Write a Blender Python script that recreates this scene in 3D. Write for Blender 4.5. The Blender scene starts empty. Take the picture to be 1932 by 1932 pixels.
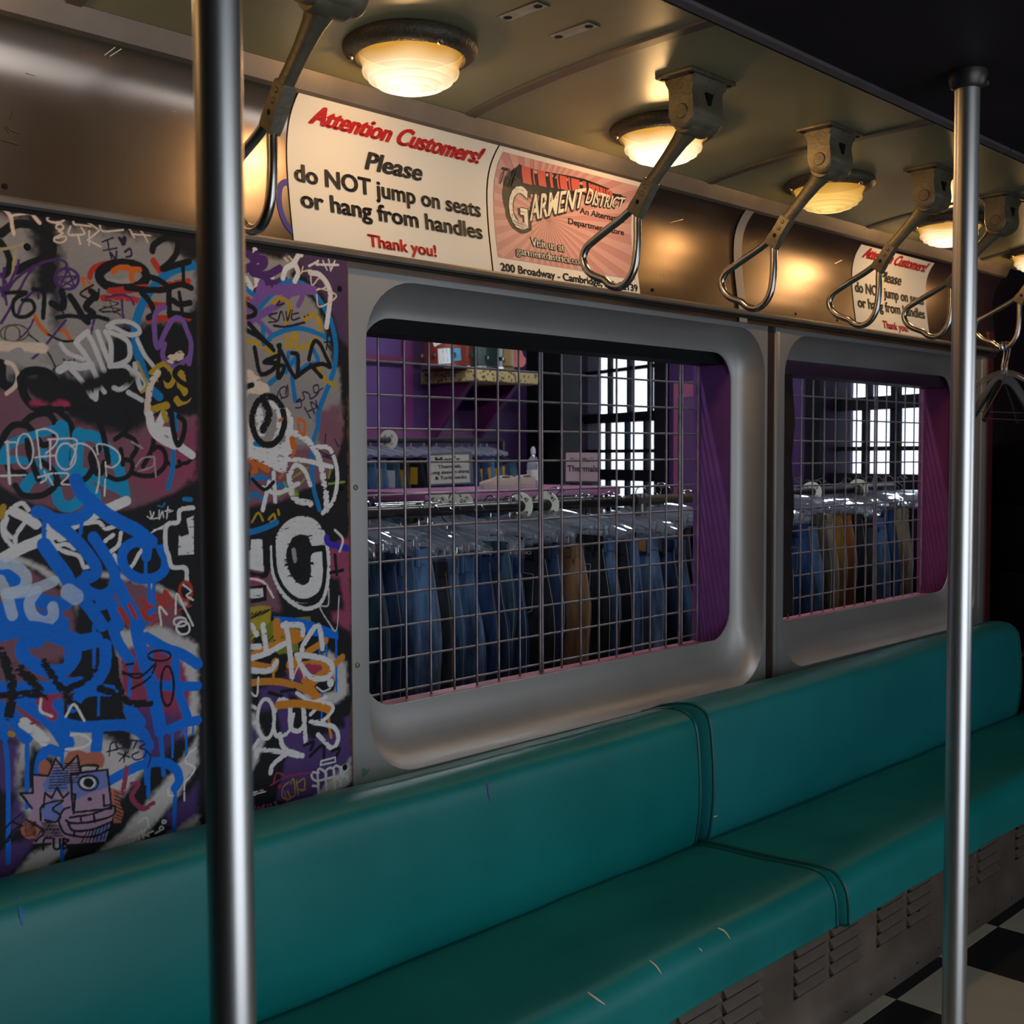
import bpy, bmesh, math, random
from mathutils import Vector, Matrix
random.seed(7)
SC = bpy.context.scene
COL = SC.collection
PI = math.pi

# ------------------------------------------------------------------ camera
FPX, YAW, PIT, ROL, CAMH = 2203.24, 0.793983, 0.0482719, -0.0038344, 1.325   # focal length in pixels of a 1932 frame
_f = Vector((math.sin(YAW)*math.cos(PIT), math.cos(YAW)*math.cos(PIT), -math.sin(PIT)))
_r = Vector((math.cos(YAW), -math.sin(YAW), 0.0))
_u = _r.cross(_f)
CR = _r*math.cos(ROL) + _u*math.sin(ROL)
CU = -_r*math.sin(ROL) + _u*math.cos(ROL)
CF = _f
CAM = Vector((0, 0, CAMH))
cd = bpy.data.cameras.new('camera')
cam = bpy.data.objects.new('camera', cd); COL.objects.link(cam)
cd.sensor_width = 36.0; cd.lens = 36.0*FPX/1932.0; cd.clip_start = 0.02
m = Matrix.Identity(4)
for i in range(3):
    m[i][0] = CR[i]; m[i][1] = CU[i]; m[i][2] = -CF[i]; m[i][3] = CAM[i]
cam.matrix_world = m
cd.dof.use_dof = True; cd.dof.focus_distance = 2.6; cd.dof.aperture_fstop = 9.0
SC.camera = cam

# ------------------------------------------------------------------ sky, exposure
W = bpy.data.worlds.new('sky'); SC.world = W; W.use_nodes = True
bg = W.node_tree.nodes['Background']
bg.inputs[0].default_value = (0.80, 0.90, 1.0, 1); bg.inputs[1].default_value = 2.5
SC.view_settings.view_transform = 'Standard'; SC.view_settings.look = 'None'
SC.view_settings.gamma = 1.0; SC.view_settings.exposure = 0.0
try: SC.view_settings.use_curve_mapping = False
except Exception: pass
try:
    SC.cycles.max_bounces = 8; SC.cycles.transparent_max_bounces = 24
    SC.cycles.sample_clamp_indirect = 6.0
except Exception: pass

def at(px, py, Y):
    """the point of the vertical plane y = Y that lies at photo pixel (px, py): used to read real positions off the photograph"""
    v = CF + CR*((px-966)/FPX) - CU*((py-966)/FPX)
    return CAM + v*(Y/v.y)
def atz(px, py, Z):
    v = CF + CR*((px-966)/FPX) - CU*((py-966)/FPX)
    return CAM + v*((Z-CAMH)/v.z)
def atx(px, py, X):
    v = CF + CR*((px-966)/FPX) - CU*((py-966)/FPX)
    return CAM + v*(X/v.x)

# ------------------------------------------------------------------ materials
MATS = {}
def nd(t, kind, x=0, y=0):
    n = t.nodes.new(kind); n.location = (x, y); return n
def M(name, col, rough=.5, metal=0.0, var=0.0, vscale=6.0, bump=0.0, bscale=60.0, spec=.5, stretch=(1,1,1), coat=0.0, emit=None, es=0.0, rvar=0.0, alpha=None, sheen=0.0):
    if name in MATS: return MATS[name]
    mt = bpy.data.materials.new(name); mt.use_nodes = True
    t = mt.node_tree; b = t.nodes['Principled BSDF']
    b.inputs['Base Color'].default_value = (*col, 1)
    b.inputs['Roughness'].default_value = rough
    b.inputs['Metallic'].default_value = metal
    b.inputs['Specular IOR Level'].default_value = spec
    b.inputs['Coat Weight'].default_value = coat
    b.inputs['Sheen Weight'].default_value = sheen
    if emit:
        b.inputs['Emission Color'].default_value = (*emit, 1); b.inputs['Emission Strength'].default_value = es
    if var or bump or rvar:
        tc = nd(t, 'ShaderNodeTexCoord', -900); mp = nd(t, 'ShaderNodeMapping', -720)
        mp.inputs['Scale'].default_value = stretch
        t.links.new(tc.outputs['Object'], mp.inputs['Vector'])
        if var or rvar:
            n = nd(t, 'ShaderNodeTexNoise', -520); n.inputs['Scale'].default_value = vscale; n.inputs['Detail'].default_value = 6
            t.links.new(mp.outputs[0], n.inputs['Vector'])
            if var:
                r = nd(t, 'ShaderNodeValToRGB', -320)
                r.color_ramp.elements[0].position = .3; r.color_ramp.elements[1].position = .7
                r.color_ramp.elements[0].color = (*[max(0, c*(1-var)) for c in col], 1)
                r.color_ramp.elements[1].color = (*[min(1, c*(1+var)) for c in col], 1)
                t.links.new(n.outputs['Fac'], r.inputs['Fac']); t.links.new(r.outputs[0], b.inputs['Base Color'])
            if rvar:
                mr = nd(t, 'ShaderNodeMapRange', -320, -250)
                mr.inputs['To Min'].default_value = max(.02, rough-rvar); mr.inputs['To Max'].default_value = min(1, rough+rvar)
                t.links.new(n.outputs['Fac'], mr.inputs['Value']); t.links.new(mr.outputs[0], b.inputs['Roughness'])
        if bump:
            n2 = nd(t, 'ShaderNodeTexNoise', -520, -400); n2.inputs['Scale'].default_value = bscale; n2.inputs['Detail'].default_value = 4
            bp = nd(t, 'ShaderNodeBump', -250, -400); bp.inputs['Strength'].default_value = bump; bp.inputs['Distance'].default_value = .004
            t.links.new(mp.outputs[0], n2.inputs['Vector']); t.links.new(n2.outputs['Fac'], bp.inputs['Height'])
            t.links.new(bp.outputs[0], b.inputs['Normal'])
    MATS[name] = mt
    return mt

def M_clear(name, tint=(.95, .97, 1), glossy=.25, rough=.12, body=.12):
    if name in MATS: return MATS[name]
    mt = bpy.data.materials.new(name); mt.use_nodes = True; t = mt.node_tree
    for n in list(t.nodes): t.nodes.remove(n)
    out = nd(t, 'ShaderNodeOutputMaterial', 600)
    tr = nd(t, 'ShaderNodeBsdfTransparent'); tr.inputs[0].default_value = (*tint, 1)
    gl = nd(t, 'ShaderNodeBsdfGlossy'); gl.inputs['Roughness'].default_value = rough
    df = nd(t, 'ShaderNodeBsdfTranslucent'); df.inputs[0].default_value = (.9, .93, 1, 1)
    lw = nd(t, 'ShaderNodeLayerWeight'); lw.inputs['Blend'].default_value = .35
    ad = nd(t, 'ShaderNodeMath', 100, 300); ad.operation = 'MULTIPLY_ADD'; ad.inputs[1].default_value = .6; ad.inputs[2].default_value = glossy*.35
    ad.use_clamp = True
    m1 = nd(t, 'ShaderNodeMixShader', 200); m2 = nd(t, 'ShaderNodeMixShader', 400)
    t.links.new(lw.outputs['Facing'], ad.inputs[0])
    m1.inputs[0].default_value = body
    t.links.new(tr.outputs[0], m1.inputs[1]); t.links.new(df.outputs[0], m1.inputs[2])
    t.links.new(ad.outputs[0], m2.inputs[0]); t.links.new(m1.outputs[0], m2.inputs[1]); t.links.new(gl.outputs[0], m2.inputs[2])
    t.links.new(m2.outputs[0], out.inputs[0])
    MATS[name] = mt
    return mt

# ------------------------------------------------------------------ geometry helpers
class MB:
    """collects quads, boxes, tubes and lathes, then links them as one mesh object"""
    def __init__(s): s.v = []; s.f = []; s.mi = []
    def add(s, vs, fs, mi=0):
        o = len(s.v); s.v += [Vector(v) for v in vs]
        for f in fs: s.f.append([i+o for i in f]); s.mi.append(mi)
        return s
    def box(s, a, b, mi=0, rot=None, c=None):
        x0, y0, z0 = a; x1, y1, z1 = b
        vs = [Vector(q) for q in ((x0,y0,z0),(x1,y0,z0),(x1,y1,z0),(x0,y1,z0),(x0,y0,z1),(x1,y0,z1),(x1,y1,z1),(x0,y1,z1))]
        if rot is not None:
            c = Vector(c) if c is not None else (Vector(a)+Vector(b))/2
            vs = [rot @ (q-c) + c for q in vs]
        return s.add(vs, [(0,3,2,1),(4,5,6,7),(0,1,5,4),(1,2,6,5),(2,3,7,6),(3,0,4,7)], mi)
    def bbox(s, a, b, r=.004, mi=0, seg=2):
        """box with rounded edges"""
        bm = bmesh.new(); bmesh.ops.create_cube(bm, size=1)
        a = Vector(a); b = Vector(b); c = (a+b)/2; d = b-a
        for v in bm.verts: v.co = Vector((v.co.x*d.x, v.co.y*d.y, v.co.z*d.z)) + c
        bmesh.ops.bevel(bm, geom=list(bm.edges), offset=min(r, .45*min(d)), segments=seg, affect='EDGES', profile=.5)
        bm.verts.index_update()
        s.add([v.co.copy() for v in bm.verts], [[v.index for v in f.verts] for f in bm.faces], mi); bm.free(); return s
    def tube(s, pts, r, n=10, closed=False, mi=0, cap=True, flat=None):
        pts = [Vector(p) for p in pts]; N = len(pts); rr = r if isinstance(r, (list, tuple)) else [r]*N
        o = len(s.v); prev = None
        for i, p in enumerate(pts):
            a = pts[i-1] if (i > 0 or closed) else p; b = pts[(i+1) % N] if (i < N-1 or closed) else p
            t = (b-a).normalized()
            if prev is None:
                up = Vector((0,0,1)) if abs(t.z) < .9 else Vector((1,0,0)); x = up.cross(t).normalized()
            else:
                x = (prev - t*prev.dot(t)).normalized()
            prev = x; y = t.cross(x)
            for k in range(n):
                an = 2*PI*k/n; s.v.append(p + (x*math.cos(an) + y*math.sin(an)*(flat or 1))*rr[i])
        for i in range(N if closed else N-1):
            j = (i+1) % N
            for k in range(n):
                l = (k+1) % n
                s.f.append([o+i*n+k, o+i*n+l, o+j*n+l, o+j*n+k]); s.mi.append(mi)
        if cap and not closed:
            s.f.append([o+k for k in range(n)][::-1]); s.mi.append(mi)
            s.f.append([o+(N-1)*n+k for k in range(n)]); s.mi.append(mi)
        return s
    def lathe(s, prof, n=32, axis='Z', c=(0,0,0), mi=0):
        """prof: (radius, height) pairs"""
        c = Vector(c); o = len(s.v)
        for (r, h) in prof:
            for k in range(n):
                a = 2*PI*k/n; x, y = r*math.cos(a), r*math.sin(a)
                q = {'Z': (x,y,h), 'Y': (x,h,y), 'X': (h,x,y)}[axis]; s.v.append(c+Vector(q))
        for i in range(len(prof)-1):
            for k in range(n):
                l = (k+1) % n; s.f.append([o+i*n+k, o+i*n+l, o+(i+1)*n+l, o+(i+1)*n+k]); s.mi.append(mi)
        return s
    def prism(s, prof, x0, x1, mi=0, cap=True, axis='X'):
        """closed outline of (y, z) pairs swept along x"""
        n = len(prof); o = len(s.v)
        for x in (x0, x1):
            for (y, z) in prof: s.v.append(Vector((x,y,z)) if axis == 'X' else Vector((y,x,z)) if axis == 'Y' else Vector((y,z,x)))
        for k in range(n):
            l = (k+1) % n; s.f.append([o+k, o+l, o+n+l, o+n+k]); s.mi.append(mi)
        if cap:
            s.f.append([o+k for k in range(n)][::-1]); s.mi.append(mi); s.f.append([o+n+k for k in range(n)]); s.mi.append(mi)
        return s
    def sheet(s, prof, x0, x1, th=.002, nx=1, mi=0):
        """open outline of (y, z) pairs swept along x"""
        o = len(s.v); n = len(prof)
        for i in range(nx+1):
            x = x0+(x1-x0)*i/nx
            for (y, z) in prof: s.v.append(Vector((x,y,z)))
        for i in range(nx):
            for k in range(n-1):
                s.f.append([o+i*n+k, o+i*n+k+1, o+(i+1)*n+k+1, o+(i+1)*n+k]); s.mi.append(mi)
        return s
    def build(s, name, mats, parent=None, smooth=False, origin=None, angle=40):
        me = bpy.data.meshes.new(name)
        org = Vector((0,0,0))
        if parent is not None: org = Vector(parent.get('_o', (0,0,0)))
        elif origin is not None: org = Vector(origin)
        me.from_pydata([tuple(v-org) for v in s.v], [], s.f)
        if not isinstance(mats, (list, tuple)): mats = [mats]
        for q in mats: me.materials.append(q)
        if len(mats) > 1:
            for p, k in zip(me.polygons, s.mi): p.material_index = k
        if smooth:
            bm = bmesh.new(); bm.from_mesh(me); bmesh.ops.recalc_face_normals(bm, faces=bm.faces); bm.to_mesh(me); bm.free()
            try: me.shade_smooth()
            except Exception:
                for p in me.polygons: p.use_smooth = True
            try: me.set_sharp_from_angle(angle=math.radians(angle))
            except Exception: pass
        me.update()
        o = bpy.data.objects.new(name, me); COL.objects.link(o); o['_o'] = tuple(org)
        if parent is not None: o.parent = parent
        elif origin is not None: o.location = org
        return o

def thing(name, label, cat, loc=(0,0,0), group=None, kind=None):
    o = bpy.data.objects.new(name, None); COL.objects.link(o); o.location = loc; o['_o'] = tuple(loc)
    o.empty_display_size = .05
    if label: o['label'] = label
    if cat: o['category'] = cat
    if group: o['group'] = group
    if kind: o['kind'] = kind
    return o
def tag(o, label=None, cat=None, group=None, kind=None):
    if label: o['label'] = label
    if cat: o['category'] = cat
    if group: o['group'] = group
    if kind: o['kind'] = kind
    return o
def copy_tree(o, parent=None, loc=None, label=None):
    c = o.copy(); COL.objects.link(c); c.parent = parent
    if loc is not None: c.location = loc
    if label: c['label'] = label
    for ch in [q for q in o.children]: copy_tree(ch, c)
    return c

def smooth_path(P, sub=6, closed=False):
    """Catmull-Rom through the points"""
    P = [Vector(p) for p in P]; n = len(P)
    if n < 3: return P
    out = []
    for i in range(n if closed else n-1):
        a = P[i-1] if (i > 0 or closed) else P[0]*2-P[1]
        b = P[i]; c = P[(i+1) % n]; d = P[(i+2) % n] if (i < n-2 or closed) else P[-1]*2-P[-2]
        for k in range(sub):
            t = k/sub
            out.append(.5*((2*b)+(c-a)*t+(2*a-5*b+4*c-d)*t*t+(3*b-a-3*c+d)*t**3))
    if not closed: out.append(P[-1])
    return out

_tcache = {}
def text2d(txt, bold=0.0, shear=0.0, spacing=1.0):
    """outline of a line of text as flat triangles: (verts, faces), baseline at v = 0, cap height about 0.7"""
    k = (txt, bold, shear, spacing)
    if k in _tcache: return _tcache[k]
    cu = bpy.data.curves.new('t', 'FONT'); cu.body = txt; cu.size = 1; cu.offset = bold; cu.shear = shear; cu.space_character = spacing
    cu.resolution_u = 4; cu.fill_mode = 'BOTH'
    ob = bpy.data.objects.new('t', cu); COL.objects.link(ob)
    dg = bpy.context.evaluated_depsgraph_get(); me = bpy.data.meshes.new_from_object(ob.evaluated_get(dg))
    vs = [(v.co.x, v.co.y) for v in me.vertices]; fs = [list(p.vertices) for p in me.polygons]
    bpy.data.objects.remove(ob); bpy.data.curves.remove(cu); bpy.data.meshes.remove(me)
    _tcache[k] = (vs, fs); return vs, fs
def put_text(mb, txt, u0, u1, v0, cap, fn, bold=.02, shear=0.0, spacing=1.0, mi=0, capref=.72, warp=None):
    """text fitted between u0 and u1 with its baseline at v0 and capitals 'cap' tall; fn maps (u, v) to space"""
    vs, fs = text2d(txt, min(bold, .012), shear, spacing)
    a = min(v[0] for v in vs); b = max(v[0] for v in vs)
    sx = (u1-u0)/(b-a); sy = cap/capref
    e = max(0, bold-.012)      # heavier strokes: the line is printed several times, shifted a little
    for dx, dy in (((0, 0),) if e == 0 else ((-1, 0), (0, .5), (1, 0), (0, -.5)) if bold < .06 else ((-.8, 0), (.8, 0), (0, 1), (0, -1), (.6, .7), (.6, -.7), (-.6, .7), (-.6, -.7))):
        pts = [(u0+(x-a+dx*e*1.5)*sx, v0+(y+dy*e)*sy) for (x, y) in vs]
        if warp: pts = [warp(*q) for q in pts]
        mb.add([fn(*q) for q in pts], fs, mi)
# ------------------------------------------------------------------ material set
TEAL = M('teal vinyl', (.001, .165, .158), rough=.42, var=.14, vscale=3.5, bump=.10, bscale=420, spec=.45, rvar=.08)
TEAL2 = M('teal vinyl greyer', (.006, .160, .170), rough=.45, var=.14, vscale=3.0, bump=.10, bscale=420, spec=.45, rvar=.08)
PIPING = M('teal piping', (.002, .085, .085), rough=.4)
STEEL = M('brushed cove steel', (.42, .325, .265), rough=.27, metal=1, var=.08, vscale=2.2, rvar=.07)
ALU = M('satin window aluminium', (.36, .345, .335), rough=.44, metal=.55, var=.07, vscale=2.5, rvar=.06)
TRIMM = M('dull trim metal', (.17, .145, .125), rough=.5, metal=.6, var=.15, vscale=9, rvar=.1)
STRIPM = M('brown post strip', (.055, .035, .032), rough=.35, metal=.3, var=.2, vscale=5)
CHROME = M('pole stainless', (.58, .555, .54), rough=.36, metal=1)
CHROME2 = M('strap stainless', (.42, .40, .37), rough=.22, metal=1)
CAST = M('cast bracket metal', (.15, .125, .082), rough=.5, metal=.45, var=.25, vscale=30, bump=.25, bscale=120)
BRONZE = M('dark lamp ring', (.085, .07, .05), rough=.5, metal=.5, var=.3, vscale=160, bump=.5, bscale=220)
CEIL = M('olive ceiling enamel', (.235, .225, .13), rough=.38, var=.10, vscale=3, bump=.03, bscale=90)
DARK = M('dark brown paint', (.010, .006, .008), rough=.65, var=.3, vscale=4, spec=.15)
BLACK = M('black paint', (.006, .006, .007), rough=.6, spec=.15)
PURPLE = M('purple paint', (.165, .05, .235), rough=.6, var=.22, vscale=7, bump=.3, bscale=25)
PURPLEW = M('purple wall paint', (.075, .028, .125), rough=.6, var=.15, vscale=3)
MAGENTA = M('magenta trim paint', (.150, .022, .120), rough=.55, var=.12, vscale=4)
PINK = M('pink trim paint', (.42, .12, .20), rough=.5, var=.12, vscale=6)
WIRE = M('grille wire', (.24, .20, .215), rough=.42, metal=.6, var=.25, vscale=30)
SKIRT = M('skirt metal', (.17, .128, .10), rough=.45, metal=.45, var=.3, vscale=5, rvar=.12)
SCREW = M('screw head', (.22, .18, .12), rough=.4, metal=.9)
PLY = M('plywood edge', (.16, .08, .03), rough=.7, var=.4, vscale=40)
PAPER = M('cream poster paper', (.80, .76, .68), rough=.55, var=.02, vscale=4)
INKR = M('red ink', (.50, .010, .008), rough=.55)
INKK = M('black ink', (.020, .018, .016), rough=.55)

# ------------------------------------------------------------------ the car: positions in metres
YW = 1.88            # face of the window wall
COVE = [(1.872, 1.700), (1.8725, 1.725), (1.877, 1.76), (1.883, 1.80), (1.889, 1.85), (1.892, 1.90), (1.889, 1.94), (1.879, 1.972), (1.862, 1.998), (1.846, 2.014)]
COVE = [(q.y, q.z) for q in smooth_path([(0, y, z) for y, z in COVE], 5)]
def cove_y(z):
    for (y0, z0), (y1, z1) in zip(COVE, COVE[1:]):
        if z <= z1: return y0+(y1-y0)*(z-z0)/(z1-z0)
    return COVE[-1][0]
CEILP = [(1.832, 2.046), (1.79, 2.054), (1.70, 2.066), (1.58, 2.076), (1.44, 2.083), (1.30, 2.085), (1.10, 2.086), (.90, 2.086)]
def ceil_z(y):
    for (y0, z0), (y1, z1) in zip(CEILP, CEILP[1:]):
        if y >= y1: return z0+(z1-z0)*(y-y0)/(y1-y0)
    return 2.086

# floor: checkerboard tiles, each its own piece
fl = MB().box((-1.6, -1.0, -.06), (6.4, 1.9, -.004)).build('floor', M('floor slab', (.03, .028, .026), rough=.8), origin=(2.4, .4, -.06))
tag(fl, kind='structure'); fl['_o'] = (2.4, .4, -.06)
TW = M('cream vinyl tile', (.42, .36, .27), rough=.45, var=.10, vscale=5)
TB = M('black vinyl tile', (.010, .010, .011), rough=.42, var=.3, vscale=5)
def flecks(mt, col, thr, scale):
    t = mt.node_tree; b = t.nodes['Principled BSDF']; src = b.inputs['Base Color'].links[0].from_socket
    tc = nd(t, 'ShaderNodeTexCoord', -900, 500); mp = nd(t, 'ShaderNodeMapping', -700, 500); mp.inputs['Scale'].default_value = (1, 2.6, 1)
    n = nd(t, 'ShaderNodeTexNoise', -500, 500); n.inputs['Scale'].default_value = scale; n.inputs['Detail'].default_value = 2
    r = nd(t, 'ShaderNodeValToRGB', -300, 500); r.color_ramp.elements[0].position = thr; r.color_ramp.elements[1].position = thr+.03
    mx = nd(t, 'ShaderNodeMix', -80, 500); mx.data_type = 'RGBA'
    t.links.new(tc.outputs['Object'], mp.inputs[0]); t.links.new(mp.outputs[0], n.inputs['Vector']); t.links.new(n.outputs['Fac'], r.inputs[0])
    t.links.new(r.outputs[0], mx.inputs[0]); t.links.new(src, mx.inputs[6]); mx.inputs[7].default_value = (*col, 1)
    t.links.new(mx.outputs[2], b.inputs['Base Color'])
flecks(TW, (.10, .07, .045), .70, 75); flecks(TB, (.16, .15, .14), .74, 90)
T = .3048
tile_me = {}
for i in range(-7, 12):
    for j in range(-6, 1):
        k = (i+j) % 2
        x0 = 2.637+i*T; y0 = 1.286+j*T
        if k not in tile_me:
            b = MB(); g = .0006
            b.bbox((g, g, -.004), (T-g, T-g, 0), r=.0007, seg=1)
            o = b.build('floor_tile', TB if k == 0 else TW); tile_me[k] = o.data
        else:
            o = bpy.data.objects.new('floor_tile', tile_me[k]); COL.objects.link(o)
        o.parent = fl; o.location = Vector((x0, y0, 0))-Vector((2.4, .4, -.06))

# ceiling: curved panels between seams
ce = MB().box((-1.6, -1.0, 2.12), (6.4, 1.9, 2.16)).build('ceiling', DARK, origin=(2.4, .4, 2.12)); tag(ce, kind='structure'); ce['_o'] = (2.4, .4, 2.12)
SEAMS = [-.878, -.008, .864, 1.736, 2.608, 3.48, 4.352, 5.22]
for a, b in zip(SEAMS, SEAMS[1:]):
    MB().sheet([(y, z) for y, z in CEILP], a+.002, b-.002).build('ceiling_panel', CEIL, parent=ce, smooth=True)
for s in SEAMS[1:-1]:
    b = MB(); pr = [(y, z-.005) for y, z in CEILP]; n = len(pr)
    vs = []
    for dx, dz in ((-.016, 0), (-.013, -.004), (.013, -.004), (.016, 0)):
        vs += [(s+dx, y, z+.005+dz-.0005) for y, z in pr]
    fs = []
    for q in range(3):
        for k in range(n-1): fs.append((q*n+k, q*n+k+1, (q+1)*n+k+1, (q+1)*n+k))
    b.add(vs, fs); b.build('seam_strip', TRIMM, parent=ce)
MB().box((-1.6, -1.0, 2.086), (6.4, .90, 2.09)).build('ceiling_panel', DARK, parent=ce)

# dark centre ceiling that the poles run up to, with a metal lip along its edge
cb = MB().box((-1.6, -.55, 1.928), (6.4, .952, 2.09)).build('trim_1', DARK, origin=(2.4, .2, 1.928)); tag(cb, kind='structure')
cb['_o'] = (2.4, .2, 1.928)
MB().box((-1.6, .936, 1.922), (2.36, .956, 1.9285)).box((2.365, .936, 1.922), (6.4, .956, 1.9285)).box((-1.6, .952, 1.922), (6.4, .955, 1.975)).build('edge_lip', M('lip metal', (.16, .13, .13), rough=.4, metal=.7, var=.2), parent=cb)

# cove between wall and ceiling
cv = MB().sheet(COVE, -1.6, 2.838).build('wall_cove', STEEL, smooth=True, origin=(.6, 1.88, 1.70)); tag(cv, kind='structure'); cv['_o'] = (.6, 1.88, 1.70)
MB().sheet([(y-.0015, z) for y, z in COVE], 2.83, 4.62).build('cove_sheet', STEEL, parent=cv, smooth=True)
MB().sheet([(y-.005, z) for y, z in COVE], 2.818, 2.858).build('joint_batten', ALU, parent=cv, smooth=True)
for x, z in ((.77, 1.752), (2.43, 1.752), (3.13, 1.748), (3.38, 1.748), (4.2, 1.748)):
    MB().lathe([(0, -.002), (.004, -.0015), (.005, 0)], 10, 'Y', (x, cove_y(z)-.001, z)).build('screw', BLACK, parent=cv, smooth=True)
tr = MB().prism([(1.850, 2.008), (1.838, 2.012), (1.822, 2.046), (1.826, 2.052), (1.85, 2.05)], -1.6, 4.62)
tr = tr.build('trim_2', TRIMM, origin=(2, 1.83, 2.01)); tag(tr, kind='structure')
tr = MB().prism([(1.90, 1.734), (1.864, 1.735), (1.862, 1.731), (1.862, 1.724), (1.866, 1.720), (1.90, 1.720)], -1.6, 4.62)
tr = tr.build('trim_3', TRIMM, origin=(2, 1.87, 1.72)); tag(tr, kind='structure')
b = MB(); b.prism([(1.867, 1.720), (1.867, 1.712), (1.90, 1.712), (1.90, 1.720)], -1.6, 4.55)
b = b.build('trim_4', BLACK, origin=(2, 1.87, 1.712)); tag(b, kind='structure')

# window panels: pressed metal sheets with a rounded, dished opening
def rrect(x0, x1, z0, z1, r, m=8, s=6):
    P = []
    for (cx, cz, a0) in ((x1-r, z1-r, 0), (x0+r, z1-r, PI/2), (x0+r, z0+r, PI), (x1-r, z0+r, 1.5*PI)):
        P += [(cx+r*math.cos(a0+PI/2*k/m), cz+r*math.sin(a0+PI/2*k/m)) for k in range(m+1)]
    out = []
    n = len(P)
    for i in range(n):
        a, b = P[i], P[(i+1) % n]; out.append(a)
        if (i+1) % (m+1) == 0:
            for k in range(1, s): out.append((a[0]+(b[0]-a[0])*k/s, a[1]+(b[1]-a[1])*k/s))
    return out
def window_panel(name, X0, X1, Z0, Z1, O, I, ro, ri, depth):
    b = MB(); rings = []
    rings.append([(x, YW, z) for x, z in rrect(X0, X1, Z0, Z1, .0015)])
    g = .012
    rings.append([(x, YW, z) for x, z in rrect(O[0]-g, O[1]+g, O[2]-g, O[3]+g, ro+g)])
    N = 12
    for k in range(N+1):
        t = k/N; a = 1-math.cos(t*PI/2*.96); a /= 1-math.cos(PI/2*.96); d = math.sin(t*PI/2*.96)/math.sin(PI/2*.96)
        q = [O[i]+(I[i]-O[i])*a for i in range(4)]
        if k == 0: rings.append([(x, YW+.0012, z) for x, z in rrect(*q, ro)]); continue
        rings.append([(x, YW+depth*d, z) for x, z in rrect(*q, ro+(ri-ro)*a)])
    rings.append([(x, YW+depth+.004, z) for x, z in rrect(*I, ri)])
    n = len(rings[0])
    for R in rings: b.v += [Vector(p) for p in R]
    for i in range(len(rings)-1):
        for k in range(n):
            l = (k+1) % n; b.f.append([i*n+k, i*n+l, (i+1)*n+l, (i+1)*n+k]); b.mi.append(0)
    o = b.build(name, ALU, smooth=True, origin=((X0+X1)/2, YW, Z0), angle=55); o['_o'] = ((X0+X1)/2, YW, Z0)
    return tag(o, kind='structure')
w1 = window_panel('window_1', 1.425, 2.986, .50, 1.713, (1.493, 2.974, .655, 1.688), (1.545, 2.924, .780, 1.622), .13, .085, .085)
w2 = window_panel('window_2', 3.052, 4.50, .50, 1.713, (3.082, 4.474, .668, 1.688), (3.125, 4.425, .795, 1.622), .13, .085, .085)
sp = MB().box((2.992, YW+.003, .50), (3.047, YW+.02, 1.712)).build('trim_5', STRIPM, origin=(3.02, YW, .5)); tag(sp, kind='structure')
sp = MB().bbox((3.028, YW-.002, .50), (3.051, YW+.02, 1.712), r=.003).build('trim_6', ALU, smooth=True, origin=(3.04, YW, .5)); tag(sp, kind='structure')
# end post and dark returns beyond the second window
ep = MB().bbox((4.50, YW-.004, .40), (4.545, YW+.04, 1.713), r=.006).build('trim_7', ALU, smooth=True, origin=(4.52, YW, .4)); tag(ep, kind='structure')
ep = MB().bbox((4.545, YW-.008, .0), (4.60, YW+.10, 1.80), r=.006).build('trim_8', M('dark red post', (.06, .012, .014), rough=.4), origin=(4.57, YW, 0)); tag(ep, kind='structure')
for x, z in ((1.462, 1.262), (1.462, .9)):
    MB().lathe([(0, -.003), (.005, -.002), (.006, 0)], 10, 'Y', (x, YW, z)).build('screw', SCREW, parent=w1, smooth=True)
# chipped paint spot on the panel beside the first window
c = at(690, 1457, YW)
b = MB(); pts = [(-.010, -.009), (-.004, -.008), (.004, -.004), (.010, .004), (.006, .006), (.001, .004), (-.004, .010), (-.010, .008), (-.007, .002)]
b.add([(c.x+p[0], YW-.0008, c.z+p[1]) for p in pts], [list(range(len(pts)))]); b.build('paint_chip', M('green chip', (.10, .20, .12), rough=.6), parent=w1)
# dirt-dark wall carcass behind the panels (keeps daylight out between car and shop)
wb = MB()
wb.box((-1.6, 1.905, -.1), (1.495, 1.955, 2.14)).box((1.49, 1.905, -.1), (1.55, 1.955, .655)).box((1.49, 1.905, 1.69), (1.55, 1.955, 2.14)).box((1.545, 1.905, -.1), (4.6, 1.955, .655)).box((1.545, 1.905, 1.69), (4.6, 1.955, 2.14)).box((2.98, 1.905, .65), (3.07, 1.955, 1.70)).box((4.48, 1.905, .65), (4.6, 1.955, 1.70))
wb = wb.build('wall_back', DARK, origin=(1.5, 1.93, -.1)); tag(wb, kind='structure')

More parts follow.
